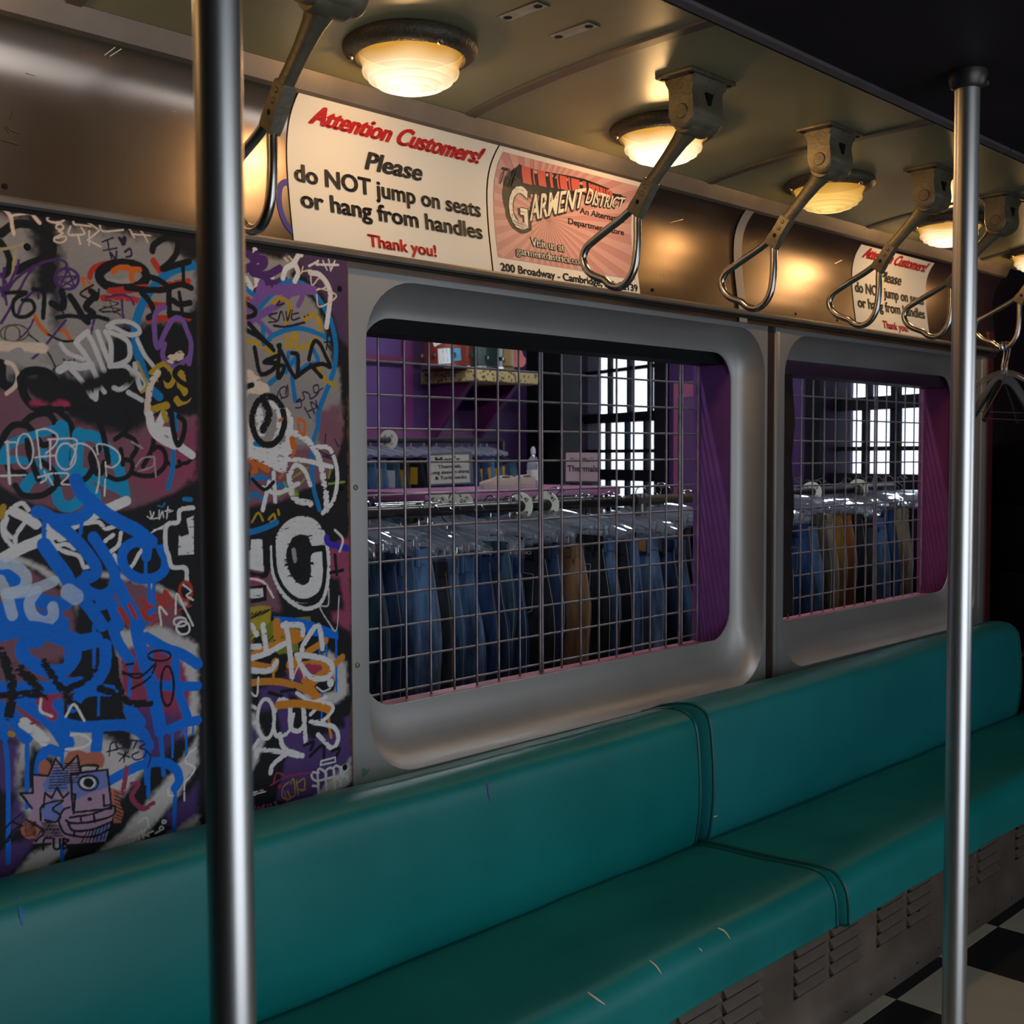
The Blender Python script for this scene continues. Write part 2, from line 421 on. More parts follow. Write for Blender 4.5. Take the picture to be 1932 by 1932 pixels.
# wooden box frames between the panels and the shop
def box_frame(name, x0, x1, z0, z1, leftmat, rightmat, topmat, sillmat):
    t = thing(name, None, None, ((x0+x1)/2, 2.02, z0), kind='structure')
    MB().box((x1, 1.971, z0-.02), (x1+.03, 2.10, z1+.08)).build('side_jamb', rightmat, parent=t)
    MB().box((x0-.03, 1.971, z0-.02), (x0, 2.10, z1+.08)).build('side_jamb', leftmat, parent=t)
    MB().box((x0, 1.99, z1-.02), (x1, 2.075, z1+.10)).build('head_board', topmat, parent=t)
    MB().box((x0, 2.05, z0-.08), (x1, 2.10, z0)).build('sill_board', sillmat, parent=t)
    return t
SILL = M('pink sill paint', (.30, .085, .12), rough=.5, var=.4, vscale=14)
bf = box_frame('trim_9', 1.50, 2.924, .757, 1.612, PURPLE, PURPLE, BLACK, SILL)
bf2 = box_frame('trim_10', 3.16, 4.435, .774, 1.600, DARK, M('magenta jamb paint', (.19, .028, .115), rough=.55, var=.2, vscale=7, bump=.3, bscale=25), M('dark plum head', (.03, .008, .03), rough=.6), SILL)  # right jamb is purple; the magenta light on it is put into the colour
# ragged dark board at the left of the second window
b = MB(); random.seed(3); n = 26; L = []
xr = lambda z: 3.352+.008*math.sin(z*23)+random.uniform(-.002, .002)
zs = [.805+(1.60-.805)*k/n for k in range(n+1)]
for z in zs: L += [(3.16, 2.012, z), (xr(z), 2.012, z), (xr(z), 2.030, z), (3.16, 2.030, z)]
fs = []
for k in range(n):
    for q in range(4): fs.append((k*4+q, k*4+(q+1) % 4, (k+1)*4+(q+1) % 4, (k+1)*4+q))
b.add(L, fs)
b.build('side_board', M('brown-black flaking paint', (.016, .009, .010), rough=.5, var=.5, vscale=22, bump=.4, bscale=60), parent=bf2)

# opposite side of the car, out of view behind the camera: openings sized for daylight fill and pole highlights
ow = MB(); Y0, Y1 = -1.05, -1.0
OPEN = [(.15, 2.05, .0, 1.95), (2.7, 4.3, .80, 1.62)]
xs = [-1.6]+[q for o_ in OPEN for q in o_[:2]]+[6.4]
for i in range(0, len(xs), 2): ow.box((xs[i], Y0, -.1), (xs[i+1], Y1, 2.14))
for o_ in OPEN: ow.box((o_[0], Y0, -.1), (o_[1], Y1, o_[2])).box((o_[0], Y0, o_[3]), (o_[1], Y1, 2.14))
ow = ow.build('wall_front', M('grey wall behind', (.20, .19, .18), rough=.6), origin=(2.4, -1.0, -.1)); tag(ow, kind='structure')
we = MB().box((-1.66, -1.05, -.1), (-1.6, 1.96, 2.14)).build('wall_left', DARK, origin=(-1.63, .4, -.1)); tag(we, kind='structure')
we = MB().box((6.4, -1.05, -.1), (6.46, 2.3, 2.14)).build('wall_right', DARK, origin=(6.43, .4, -.1)); tag(we, kind='structure')
def portal(loc, rot, sx, sy):
    l = bpy.data.lights.new('window portal', 'AREA'); l.shape = 'RECTANGLE'; l.size = sx; l.size_y = sy
    l.cycles.is_portal = True
    o = bpy.data.objects.new('window portal', l); COL.objects.link(o); o.location = loc; o.rotation_euler = rot
for o_ in OPEN: portal(((o_[0]+o_[1])/2, -1.06, (o_[2]+o_[3])/2), (PI/2, 0, 0), o_[1]-o_[0], o_[3]-o_[2])
# ------------------------------------------------------------------ bench cushions
from mathutils import noise as mnoise
def cushion(name, prof, x0, x1, mat, amp, label, cat, seed, pipe_left=True, pipe_right=True, endr=.012):
    """closed outline of (y, z) pairs, rounded, swept along x with slight sag and rounded ends"""
    P = smooth_path([(0, y, z) for y, z in prof], 5, closed=True); n = len(P)
    cy = sum(p.y for p in P)/n; cz = sum(p.z for p in P)/n
    ym = min(p.y for p in P); zm = min(p.z for p in P)
    t = thing(name, label, cat, ((x0+x1)/2, cy, zm))
    b = MB(); xs = [x0, x0+.003, x0+.010]
    N = max(12, int((x1-x0)/.06)); xs += [x0+.02+(x1-x0-.04)*k/N for k in range(N+1)]; xs += [x1-.010, x1-.003, x1]
    for x in xs:
        e = min(x-x0, x1-x); sc = 1-(.035 if e <= 0 else .012 if e < .005 else .003 if e < .012 else 0)
        for p in P:
            w = amp*mnoise.noise((x*3.1+seed, p.y*5, p.z*5))+amp*.5*mnoise.noise((x*9+seed, p.y*11, p.z*9))
            b.v.append(Vector((x, cy+(p.y-cy)*sc, cz+(p.z-cz)*sc+w*(1 if e > .02 else .2))))
    for i in range(len(xs)-1):
        for k in range(n):
            l = (k+1) % n; b.f.append([i*n+k, i*n+l, (i+1)*n+l, (i+1)*n+k]); b.mi.append(0)
    b.f.append(list(range(n))[::-1]); b.mi.append(0); b.f.append([(len(xs)-1)*n+k for k in range(n)]); b.mi.append(0)
    b.build('cover', mat, parent=t, smooth=True, angle=60)
    for xx, on in ((x0+.004, pipe_left), (x1-.004, pipe_right)):
        if on:
            MB().tube([(xx, p.y, p.z) for p in P], .0042, 6, closed=True).build('piping', PIPING, parent=t, smooth=True)
    return t
BACK = [(1.872, .64), (1.83, .672), (1.775, .695), (1.715, .706), (1.672, .698), (1.648, .672), (1.638, .60), (1.634, .50), (1.642, .415), (1.655, .37), (1.69, .345), (1.78, .34), (1.86, .36), (1.874, .50)]
SEAT = [(1.69, .350), (1.66, .372), (1.60, .378), (1.50, .381), (1.40, .387), (1.33, .391), (1.295, .385), (1.272, .362), (1.262, .33), (1.260, .29), (1.268, .273), (1.36, .268), (1.55, .262), (1.68, .270)]
def sh(P, dy, dz): return [(y+dy, z+dz) for y, z in P]
bk1 = cushion('back_cushion', sh(BACK[:1], 0, -.01)+sh(BACK[1:12], .018, -.012)+sh(BACK[12:], 0, -.01), -.6, 2.338, TEAL, .004, 'long teal vinyl back cushion under the graffiti panel and the nearer window', 'cushion', 1.0)
bk2 = cushion('back_cushion', BACK, 2.362, 4.30, TEAL2, .003, 'teal vinyl back cushion under the farther window, behind the right pole', 'cushion', 4.0)
st1 = cushion('bench_cushion', [(y+(.02 if y < 1.5 else 0), z-.004) for y, z in SEAT], -.6, 2.335, TEAL, .006, 'scuffed teal vinyl seat cushion in the foreground with cream scratches', 'cushion', 9.0)
st2 = cushion('bench_cushion', SEAT, 2.345, 4.62, TEAL, .005, 'shiny teal vinyl seat cushion running away behind the right pole', 'cushion', 13.0)
# scratches, ink marks
def decal(parent, mat, name, pts, wd, nrm_off):
    b = MB(); P = [Vector(p) for p in pts]; P = smooth_path(P, 4) if len(P) > 2 else P; n = len(P); vs = []
    for i, p in enumerate(P):
        a = P[max(i-1, 0)]; c = P[min(i+1, n-1)]; t = (c-a).normalized(); s = t.cross(Vector(nrm_off)).normalized()
        w = wd*(.35+.65*math.sin(PI*(i+.5)/n))
        vs += [p+s*w+Vector(nrm_off)*.0012, p-s*w+Vector(nrm_off)*.0012]
    b.add(vs, [(2*i, 2*i+1, 2*i+3, 2*i+2) for i in range(n-1)]); return b.build(name, mat, parent=parent)
SCR = M('torn vinyl backing', (.55, .42, .28), rough=.8)
def on_obj(obj, px, py):
    """point of a mesh seen at a photo pixel"""
    v = (CF + CR*((px-966)/FPX) - CU*((py-966)/FPX)).normalized()
    org = Vector(obj.parent['_o']) if obj.parent else obj.location
    ok, loc, nr, _ = obj.ray_cast(CAM-org, v)
    return (loc+org, nr) if ok else (None, None)
bpy.context.view_layer.update()
def surf_mark(thing_, mat, name, pix, wd):
    cov = [c for c in thing_.children if c.name.startswith('cover')][0]; pts = []; N = None
    for q in pix:
        p, n = on_obj(cov, *q)
        if p is not None: pts.append(p); N = n if n.dot(CF) < 0 else -n
    if len(pts) > 1: decal(thing_, mat, name, pts, wd, N)
surf_mark(st1, SCR, 'scratch', [(1353, 1751), (1366, 1757), (1377, 1772)], .0022)
surf_mark(st1, SCR, 'scratch', [(1318, 1789), (1324, 1795)], .002)
surf_mark(st1, SCR, 'scratch', [(1225, 1812), (1238, 1824), (1247, 1838)], .0022)
surf_mark(st1, SCR, 'scratch', [(1108, 1872), (1124, 1884), (1141, 1896)], .0022)
surf_mark(bk2, SCR, 'scratch', [(1345, 1541), (1353, 1539)], .002)
surf_mark(bk1, M('violet ink', (.10, .05, .30), rough=.6), 'ink_mark', [(910, 1464), (919, 1480), (921, 1496), (925, 1512)], .0018)
surf_mark(bk1, M('blue paint mark', (.02, .16, .42), rough=.6), 'paint_mark', [(36, 1692), (39, 1720), (43, 1746)], .003)

# ------------------------------------------------------------------ metal skirt below the bench
sk = thing('bench_skirt', 'dark metal skirt with louvred vents and screws below the teal bench', 'skirt', (2.0, 1.36, 0))
MB().prism([(1.36, .30), (1.36, .085), (1.354, .045), (1.340, .016), (1.318, .003), (1.318, .0005), (1.40, .0005), (1.40, .30)], -.6, 4.62).build('panel', SKIRT, parent=sk, smooth=True, angle=35)
louv = None
gx = [1.84, 1.998, 2.28, 2.438, 2.672, 2.834, 3.11, 3.27, 3.55, 3.71]
for g in gx:
    for k in range(5):
        z = .225-.031*k; x0, x1 = g+.004, g+.145
        if louv is None:
            b = MB(); b.prism([(0, .001), (-.0125, .002), (-.0135, .005), (0, .021)], 0, x1-x0, cap=True); b.prism([(0, -.0095), (-.0012, -.0095), (-.0012, .0012), (0, .0012)], .002, x1-x0-.002, mi=1)  # black strip under the slat paints in the shaded slot
            louv = b.build('louver', [SKIRT, BLACK], smooth=True, angle=30); o = louv
        else:
            o = bpy.data.objects.new('louver', louv.data); COL.objects.link(o)
        o.parent = sk; o.location = Vector((x0, 1.3605, z))-Vector((2.0, 1.36, 0))
b = MB().lathe([(0, -.003), (.004, -.0026), (.0055, 0)], 10, 'Z'); b.f = [f[::-1] for f in b.f]
scr = None
for k in range(34):
    x = .62+.1235*k
    if scr is None:
        scr = MB().lathe([(0, .003), (.004, .0026), (.0055, 0)], 10, 'Z').build('screw', SCREW, smooth=True); o = scr
    else:
        o = bpy.data.objects.new('screw', scr.data); COL.objects.link(o)
    o.parent = sk; o.location = Vector((x, 1.331, .0085))-Vector((2.0, 1.36, 0)); o.rotation_euler = (math.radians(-40), 0, 0)
MB().lathe([(0, -.001), (.014, -.001), (.016, 0)], 14, 'Y', (2.908, 1.3592, .134)).build('hole', BLACK, parent=sk)

# ------------------------------------------------------------------ grab poles
def pole(x, y, label):
    t = thing('grab_pole', label, 'pole', (x, y, 0))
    MB().lathe([(.019, 0), (.019, 1.93)], 40, 'Z', (x, y, 0)).build('tube', CHROME, parent=t, smooth=True)
    MB().lathe([(0, .001), (.036, .001), (.036, .008), (.026, .014), (.0195, .022)], 32, 'Z', (x, y, 0)).build('floor_flange', TRIMM, parent=t, smooth=True)
    MB().lathe([(.0195, 1.90), (.026, 1.905), (.030, 1.920), (.030, 1.9275), (0, 1.9275)], 32, 'Z', (x, y, 0)).build('top_flange', M('dark flange', (.05, .045, .04), rough=.4, metal=.8), parent=t, smooth=True)
    MB().tube([(x+.026, y-.006, 1.912), (x+.026, y-.022, 1.912)], .004, 8).build('set_screw', SCREW, parent=t, smooth=True)
    return t
pole(.512, .83, 'thick stainless grab pole in front of the graffiti panel, nearest the camera')
pole(1.845, .800, 'stainless grab pole in front of the farther window, standing on the checkered floor')

# ------------------------------------------------------------------ ceiling lamps
def M_lamp(name, k):
    """ribbed milk glass: lets half of the bulb's light straight through and glows warm itself, brightest at the bottom where the bulb sits"""
    mt = bpy.data.materials.new(name); mt.use_nodes = True; t = mt.node_tree
    for n in list(t.nodes): t.nodes.remove(n)
    out = nd(t, 'ShaderNodeOutputMaterial', 700)
    tc = nd(t, 'ShaderNodeTexCoord', -900); sp_ = nd(t, 'ShaderNodeSeparateXYZ', -700)
    t.links.new(tc.outputs['Object'], sp_.inputs[0])
    r1 = nd(t, 'ShaderNodeMapRange', -500, 100); r1.inputs['From Min'].default_value = -.022; r1.inputs['From Max'].default_value = -.092
    t.links.new(sp_.outputs['Z'], r1.inputs['Value'])
    n = nd(t, 'ShaderNodeTexNoise', -700, -250); n.inputs['Scale'].default_value = 7; n.inputs['Detail'].default_value = 1
    t.links.new(tc.outputs['Object'], n.inputs['Vector'])
    ad = nd(t, 'ShaderNodeMath', -320, 0); ad.operation = 'MULTIPLY_ADD'; ad.inputs[1].default_value = .9; t.links.new(n.outputs['Fac'], ad.inputs[0])
    sb = nd(t, 'ShaderNodeMath', -420, 160); sb.operation = 'SUBTRACT'; sb.inputs[1].default_value = .45; t.links.new(r1.outputs[0], sb.inputs[0]); t.links.new(sb.outputs[0], ad.inputs[2])
    cr = nd(t, 'ShaderNodeValToRGB', -120, 0); e = cr.color_ramp.elements
    e[0].position = .10; e[0].color = (.85, .40, .05, 1); e[1].position = .85; e[1].color = (1, .86, .62, 1) if k > .8 else (1, .66, .20, 1)
    t.links.new(ad.outputs[0], cr.inputs[0])
    em = nd(t, 'ShaderNodeEmission', 150); t.links.new(cr.outputs[0], em.inputs['Color'])
    r2 = nd(t, 'ShaderNodeMapRange', -120, -300); r2.inputs['From Min'].default_value = .15; r2.inputs['From Max'].default_value = .95; r2.inputs['To Min'].default_value = 1.1*max(k, .85); r2.inputs['To Max'].default_value = 2.3*k*k if k > .8 else 1.6
    t.links.new(ad.outputs[0], r2.inputs['Value']); 
    lw = nd(t, 'ShaderNodeLayerWeight', -120, -520); lw.inputs['Blend'].default_value = .3
    mu = nd(t, 'ShaderNodeMath', 50, -420); mu.operation = 'MULTIPLY'
    iv = nd(t, 'ShaderNodeMapRange', -20, -620); iv.inputs['To Min'].default_value = 1.0; iv.inputs['To Max'].default_value = .40; t.links.new(lw.outputs['Facing'], iv.inputs['Value'])
    t.links.new(r2.outputs[0], mu.inputs[0]); t.links.new(iv.outputs[0], mu.inputs[1]); t.links.new(mu.outputs[0], em.inputs['Strength'])
    tr = nd(t, 'ShaderNodeBsdfTransparent', 150, -200); mx = nd(t, 'ShaderNodeMixShader', 400); mx.inputs[0].default_value = .7
    t.links.new(tr.outputs[0], mx.inputs[1]); t.links.new(em.outputs[0], mx.inputs[2]); t.links.new(mx.outputs[0], out.inputs[0])
    return mt
LAMPX = [-.09, .66, 1.415, 2.170, 2.915, 3.670, 4.440]
LLAB = {1.415: 'round domed ceiling lamp nearest the camera, above the first red-and-black notice', 2.170: 'glowing domed ceiling lamp half hidden by the nearest full hand strap',
        2.915: 'dimmer yellow domed ceiling lamp behind the second full hand strap', 3.670: 'bright domed ceiling lamp partly hidden by the right pole', 4.440: 'farthest domed ceiling lamp at the right edge of the ceiling',
        .66: 'domed ceiling lamp out of view to the left of the near pole', -.09: 'domed ceiling lamp out of view at the far left end'}
LK = {1.415: 1.05, 2.170: 1.2, 2.915: .62, 3.670: 1.05, 4.440: 1.0, .66: 1.0, -.09: .8}
BULB = 7.6
def lamp(x):
    y = 1.645; z = ceil_z(y)-.002
    t = thing('ceiling_lamp', LLAB[x], 'lamp', (x, y, z), 'domed ceiling lamps')
    ring = [(.0, .004), (.122, .004), (.124, -.004), (.122, -.012), (.112, -.020), (.100, -.024), (.095, -.022), (.094, -.010)]
    MB().lathe([(r, z+h) for r, h in ring], 48, 'Z', (x, y, 0)).build('ring', BRONZE, parent=t, smooth=True)
    dome = [(.094, -.012), (.0935, -.020), (.091, -.029), (.087, -.038)]
    r0, z0 = .087, -.046
    for k in range(5):           # stepped ridges pressed in the glass
        a = (k+1)/5.6*PI/2*.98; r1 = .087*math.cos(a); z1 = -.038-.042*math.sin(a)
        dome += [(r1+.0050, z1+.0030), (r1+.0030, z1-.0022), (r1, z1+.0006)]
    dome += [(.012, -.0805), (0, -.081)]
    MB().lathe([(r, z+h) for r, h in dome], 56, 'Z', (x, y, 0)).build('glass_dome', M_lamp('lamp glass', LK[x]), parent=t, smooth=True, angle=80)
    MB().lathe([(0, z-.009), (.094, z-.010)], 32, 'Z', (x, y, 0)).build('base_plate', M('lamp base', (.002, .002, .002), rough=1, spec=0), parent=t)
    L = bpy.data.lights.new('bulb', 'POINT'); L.energy = BULB*LK[x]**2; L.color = (1.0, .58, .23); L.shadow_soft_size = .03
    lo = bpy.data.objects.new('bulb', L); COL.objects.link(lo); lo.parent = t; lo.location = (0, 0, -.046)
    for a in (.35, 2.44, 4.5):
        cx, cy = x+.109*math.cos(a), y+.109*math.sin(a)
        MB().lathe([(.006, z-.020), (.0055, z-.025), (.003, z-.0275), (0, z-.028)], 12, 'Z', (cx, cy, 0)).build('screw', SCREW, parent=t, smooth=True)
    return t
for x in LAMPX: lamp(x)

# ------------------------------------------------------------------ hand straps
def make_strap():
    t = thing('hand_strap', None, 'hand strap', (0, 0, 0), 'steel hand straps along the ceiling')
    b = MB()                                                           # flange plate
    b.bbox((-.077, -.046, -.008), (.077, .046, .002), r=.003)
    b.build('flange', CAST, parent=t, smooth=True, angle=30)
    for sx in (-1, 1):
        for sy in (-1, 1):
            MB().lathe([(0, -.0105), (.005, -.010), (.006, -.008)], 10, 'Z', (sx*.064, sy*.035, 0)).build('bolt', BLACK, parent=t, smooth=True)
    # bracket body: waisted side outline, swept along x
    side = [(-.038, -.006), (-.032, -.022), (-.030, -.040), (-.032, -.056), (-.033, -.075), (-.026, -.096), (-.010, -.106), (.008, -.104), (.024, -.093), (.031, -.075), (.031, -.052), (.032, -.030), (.037, -.006)]
    b = MB(); P = smooth_path([(0, y, z) for y, z in side], 3); n = len(P)
    xs = [(-.052, .93), (-.049, 1.0), (.042, 1.0), (.049, .97), (.052, .93)]
    for x, s in xs:
        for p in P: b.v.append(Vector((x*(1.12 if p.z > -.02 else 1.0), p.y*s, (p.z+.05)*s-.05)))
    for i in range(len(xs)-1):
        for k in range(n):
            l = (k+1) % n; b.f.append([i*n+k, i*n+l, (i+1)*n+l, (i+1)*n+k]); b.mi.append(0)
    b.f.append(list(range(n))[::-1]); b.mi.append(0); b.f.append([(len(xs)-1)*n+k for k in range(n)]); b.mi.append(0)
    body = b.build('bracket', CAST, parent=t, smooth=True, angle=40)
    MB().lathe([(0, -.0545), (.0135, -.0545), (.0150, -.0525), (.0150, -.050)], 24, 'X', (0, -.002, -.074)).build('pivot_pin', CAST, parent=body, smooth=True)
    b = MB(); b.prism([(-.012, -.036), (.012, -.036), (.004, -.060), (-.004, -.060)], -.0345, -.030, axis='Y'); b.build('slot', BLACK, parent=body)
    # hub and arm, in the plane x = 0
    MB().lathe([(0, -.034), (.029, -.034), (.031, -.030), (.031, .030), (.029, .034), (0, .034)], 28, 'X', (0, .004, -.082)).build('hub', CAST, parent=t, smooth=True)
    d = Vector((0, .72, -.694)); q = Vector((0, .694, .72))
    o = Vector((0, .004, -.082)); L = .172
    b = MB(); prof = []
    for s, hw, hx in ((.0, .022, .026), (.025, .019, .020), (.05, .0150, .015), (.09, .0132, .0115), (.13, .0128, .011), (.155, .0130, .0115)):
        c = o+d*s
        for (u, v) in ((-1, -.6), (-.6, -1), (.6, -1), (1, -.6), (1, .6), (.6, 1), (-.6, 1), (-1, .6)): prof.append(c+Vector((u*hx, 0, 0))+q*(v*hw))
    b.add(prof, [(i*8+k, i*8+(k+1) % 8, (i+1)*8+(k+1) % 8, (i+1)*8+k) for i in range(5) for k in range(8)]+[tuple(range(7, -1, -1)), tuple(range(40, 48))])
    b.build('arm', CAST, parent=t, smooth=True, angle=50)
    # socket plate with two rivets and a hole
    s0 = o+d*.148; d2 = Vector((0, .60, -.80)); q2 = Vector((0, .80, .60))
    b = MB(); v = []
    for s, hw, hx in ((0, .0135, .0105), (.004, .0145, .0125), (.045, .0145, .0125), (.062, .0175, .0115), (.078, .0185, .0095)):
        c = s0+d2*s
        v += [c+Vector((-hx, 0, 0))-q2*hw, c+Vector((hx, 0, 0))-q2*hw, c+Vector((hx, 0, 0))+q2*hw, c+Vector((-hx, 0, 0))+q2*hw]
    b.add(v, [(i*4+k, i*4+(k+1) % 4, (i+1)*4+(k+1) % 4, (i+1)*4+k) for i in range(4) for k in range(4)]+[(3, 2, 1, 0), (16, 17, 18, 19)])
    sk_ = b.build('socket', CAST, parent=t, smooth=True, angle=35)
    for k, s in enumerate((.014, .031, .050)):
        c = s0+d2*s
        MB().lathe([(0, -.0155 if k < 2 else -.0130), (.004, -.0148 if k < 2 else -.0130), (.0054, -.012)], 12, 'X', c).build('rivet' if k < 2 else 'rivet_hole', CAST if k < 2 else BLACK, parent=sk_, smooth=True)
    LP = [(.148, -.230), (.150, -.262), (.150, -.300), (.153, -.335), (.160, -.364), (.176, -.386), (.198, -.396), (.222, -.391), (.240, -.377), (.257, -.370), (.278, -.360), (.296, -.342), (.302, -.320), (.292, -.300), (.272, -.288), (.235, -.270), (.192, -.250), (.160, -.232)]
    pts = smooth_path([(0, y, z) for y, z in LP], 5)
    MB().tube(pts, .0088, 14).build('grip_loop', CHROME2, parent=t, smooth=True)
    return t
SLAB = {1.06: 'hand strap just behind the near pole, its bracket cut off by the photo edge', 1.975: 'nearest fully visible hand strap, hanging in front of the pink advert',
        2.510: 'second full hand strap, in front of the batten on the metal cove', 3.050: 'third full hand strap, left of the farther notice', 3.515: 'hand strap whose loop overlaps the farther notice, left of the right pole',
        4.050: 'hand strap right of the right pole with clothes hangers hooked on it', 4.560: 'farthest hand strap cut off by the right photo edge'}
strap0 = make_strap()
ang = {1.06: 2, 1.975: 0, 2.51: 0, 3.05: 1, 3.515: -1, 4.05: 2, 4.56: 0}
for i, x in enumerate(SLAB):
    s = strap0 if i == 0 else copy_tree(strap0)
    s.location = (x, 1.415, ceil_z(1.415)); s['label'] = SLAB[x]
for o in [o for o in COL.objects if '_o' in o and o.name.startswith('hand_strap')]: o['_o'] = tuple(o.location)
# bare bracket marks where a strap is missing
g = thing('bracket_mark', 'two pale strips with screw holes on the ceiling where a strap bracket is missing', 'bracket mark', (1.53, 1.41, 2.08))
GH = M('pale old paint', (.36, .36, .32), rough=.6, var=.2, vscale=40); RUSTY = M('rust outline', (.12, .065, .025), rough=.8, var=.4, vscale=60)
for x in (1.465, 1.596):
    z = ceil_z(1.41)-.0016
    b = MB(); b.bbox((x-.015, 1.362, z-.0004), (x+.015, 1.457, z+.0016), r=.001); st_ = b.build('pale_strip', GH, parent=g)
    MB().bbox((x-.0165, 1.3605, z), (x+.0165, 1.4585, z+.0016), r=.001).build('rust_line', RUSTY, parent=g)
    for y in (1.374, 1.446): MB().lathe([(0, z-.0012), (.0075, z-.0010), (.0085, z)], 14, 'Z', (x, y, 0)).build('screw_hole', BLACK, parent=g)

# ------------------------------------------------------------------ notices on the cove
def on_cove(off):
    return lambda u, v: (u, cove_y(v)-off, v)
def poster_sheet(mb, x0, x1, z0, z1, off, mi=0, nx=10, nz=44, r=.004):
    vs = [(x0+(x1-x0)*i/nx, cove_y(z0+(z1-z0)*k/nz)-off, z0+(z1-z0)*k/nz) for i in range(nx+1) for k in range(nz+1)]
    mb.add(vs, [(i*(nz+1)+k, i*(nz+1)+k+1, (i+1)*(nz+1)+k+1, (i+1)*(nz+1)+k) for i in range(nx) for k in range(nz)], mi)
def notice(x0, x1, z0, z1, label):
    t = thing('notice_card', label, 'notice', ((x0+x1)/2, 1.87, z0), 'curved notice cards')
    b = MB(); poster_sheet(b, x0, x1, z0, z1, .003); b.build('card', PAPER, parent=t, smooth=True)
    s = (x1-x0)/.532; U = lambda u: x0+(u-1.313)*s
    f = on_cove(.0046)
    for ink, txt, a, c, v, cap, bo, shr in ((INKR, 'Attention Customers!', 1.356, 1.814, 1.967, .0305, .045, .25), (INKK, 'Please', 1.501, 1.653, 1.906, .0355, .034, .2), (INKK, 'do NOT jump on seats', 1.328, 1.824, 1.854, .0345, .030, 0),
                                            (INKK, 'or hang from handles', 1.338, 1.824, 1.805, .0345, .030, 0), (INKR, 'Thank you!', 1.495, 1.679, 1.748, .0255, .030, 0)):
        mb = MB(); put_text(mb, txt, U(a), U(c), v, cap, f, bold=bo, shear=shr); mb.build('lettering', ink, parent=t)
    return t
notice(1.313, 1.843, 1.7335, 2.010, 'cream attention notice in red and black letters beside the pink advert')
notice(3.500, 4.030, 1.7335, 2.000, 'farther cream attention notice partly hidden by hand straps near the right pole')

ad = thing('advert_card', 'pink sunburst advert card with comic-style lettering right of the near notice', 'advert', (2.107, 1.87, 1.7335))
X0, X1 = 1.847, 2.372
b = MB(); poster_sheet(b, X0, X1, 1.7335, 2.010, .0034); b.build('card', PAPER, parent=ad, smooth=True)
PINKA = M('advert pink', (.56, .27, .25), rough=.55); PINKB = M('advert pale pink', (.64, .36, .32), rough=.55); CORAL = M('advert coral', (.62, .115, .085), rough=.55)
b = MB(); poster_sheet(b, X0+.018, X1-.014, 1.770, 2.000, .0040); b.build('pink_field', PINKA, parent=ad, smooth=True)
b = MB(); C0 = (2.045, 1.885); f = on_cove(.0044)
def clip_ray(a0, a1):
    xa, xb, za, zb = X0+.0185, X1-.0145, 1.7705, 1.9995
    out = []
    for a in (a0, a1):
        c, s = math.cos(a), math.sin(a); tm = 9
        if c > 1e-6: tm = min(tm, (xb-C0[0])/c)
        if c < -1e-6: tm = min(tm, (xa-C0[0])/c)
        if s > 1e-6: tm = min(tm, (zb-C0[1])/s)
        if s < -1e-6: tm = min(tm, (za-C0[1])/s)
        out.append(tm)
    return out
for k in range(36):
    a0 = 2*PI*k/36; a1 = a0+2*PI/72; t0, t1 = clip_ray(a0, a1); n = 8
    vs = [f(C0[0], C0[1])]
    for j in range(1, n+1):
        vs += [f(C0[0]+math.cos(a0)*t0*j/n, C0[1]+math.sin(a0)*t0*j/n), f(C0[0]+math.cos(a1)*t1*j/n, C0[1]+math.sin(a1)*t1*j/n)]
    b.add(vs, [(0, 1, 2)]+[(2*j-1, 2*j+1, 2*j+2, 2*j) for j in range(1, n)])
b.build('sunburst', PINKB, parent=ad)
blk, cor, wht = MB(), MB(), MB(); fk, fc, fw = on_cove(.0050), on_cove(.0055), on_cove(.0061)
# the big title grows towards the left: baseline and cap line both rise to the right
def warpG(u, v):
    s = (u-1.978)/(2.167-1.978); base = 1.868+(1.928-1.868)*s; cap = .060+(.044-.060)*s
    return u, base+v*cap
def warpD(u, v):
    s = (u-2.172)/(2.318-2.172); base = 1.938+(1.947-1.938)*s-.004*math.sin(s*PI); cap = .036+(.024-.036)*s
    return u, base+v*cap
for mb, fn, bo in ((blk, fk, .095), (wht, fw, .022)):
    put_text(mb, 'ARMENT', 1.980, 2.167, 0, 1, fn, bold=bo, shear=.12, warp=warpG)
    put_text(mb, 'DISTRICT', 2.174, 2.318, 0, 1, fn, bold=bo, shear=.12, warp=warpD)
    put_text(mb, 'G', 1.912 if mb is wht else 1.907, 1.973 if mb is wht else 1.978, 1.846 if mb is wht else 1.841, .098 if mb is wht else .107, fn, bold=bo*.6)
# extruded block behind the title: a swept black mass with coral bars
def band(mb, fn, P, Q):
    n = len(P); R = 10; mb.add([fn(p[0]+(q[0]-p[0])*k/R, p[1]+(q[1]-p[1])*k/R) for k in range(R+1) for p, q in zip(P, Q)], [(k*n+i, k*n+i+1, (k+1)*n+i+1, (k+1)*n+i) for k in range(R) for i in range(n-1)])
top = [(1.925, 1.985), (1.96, 1.982), (2.0, 1.983), (2.05, 1.985), (2.10, 1.987), (2.15, 1.988), (2.20, 1.985), (2.25, 1.981), (2.29, 1.977), (2.318, 1.970)]
low = [(1.925, 1.93), (1.96, 1.93), (2.0, 1.93), (2.05, 1.935), (2.10, 1.945), (2.15, 1.955), (2.20, 1.955), (2.25, 1.958), (2.29, 1.960), (2.318, 1.958)]
band(blk, on_cove(.0047), top, low)
arc = [(1.930, 1.985), (1.905, 1.965), (1.893, 1.935), (1.893, 1.905), (1.905, 1.875), (1.925, 1.850), (1.950, 1.836)]
arq = [(1.955, 1.975), (1.945, 1.955), (1.93, 1.93), (1.925, 1.905), (1.93, 1.88), (1.945, 1.86), (1.962, 1.85)]
band(blk, on_cove(.0047), arc, arq)
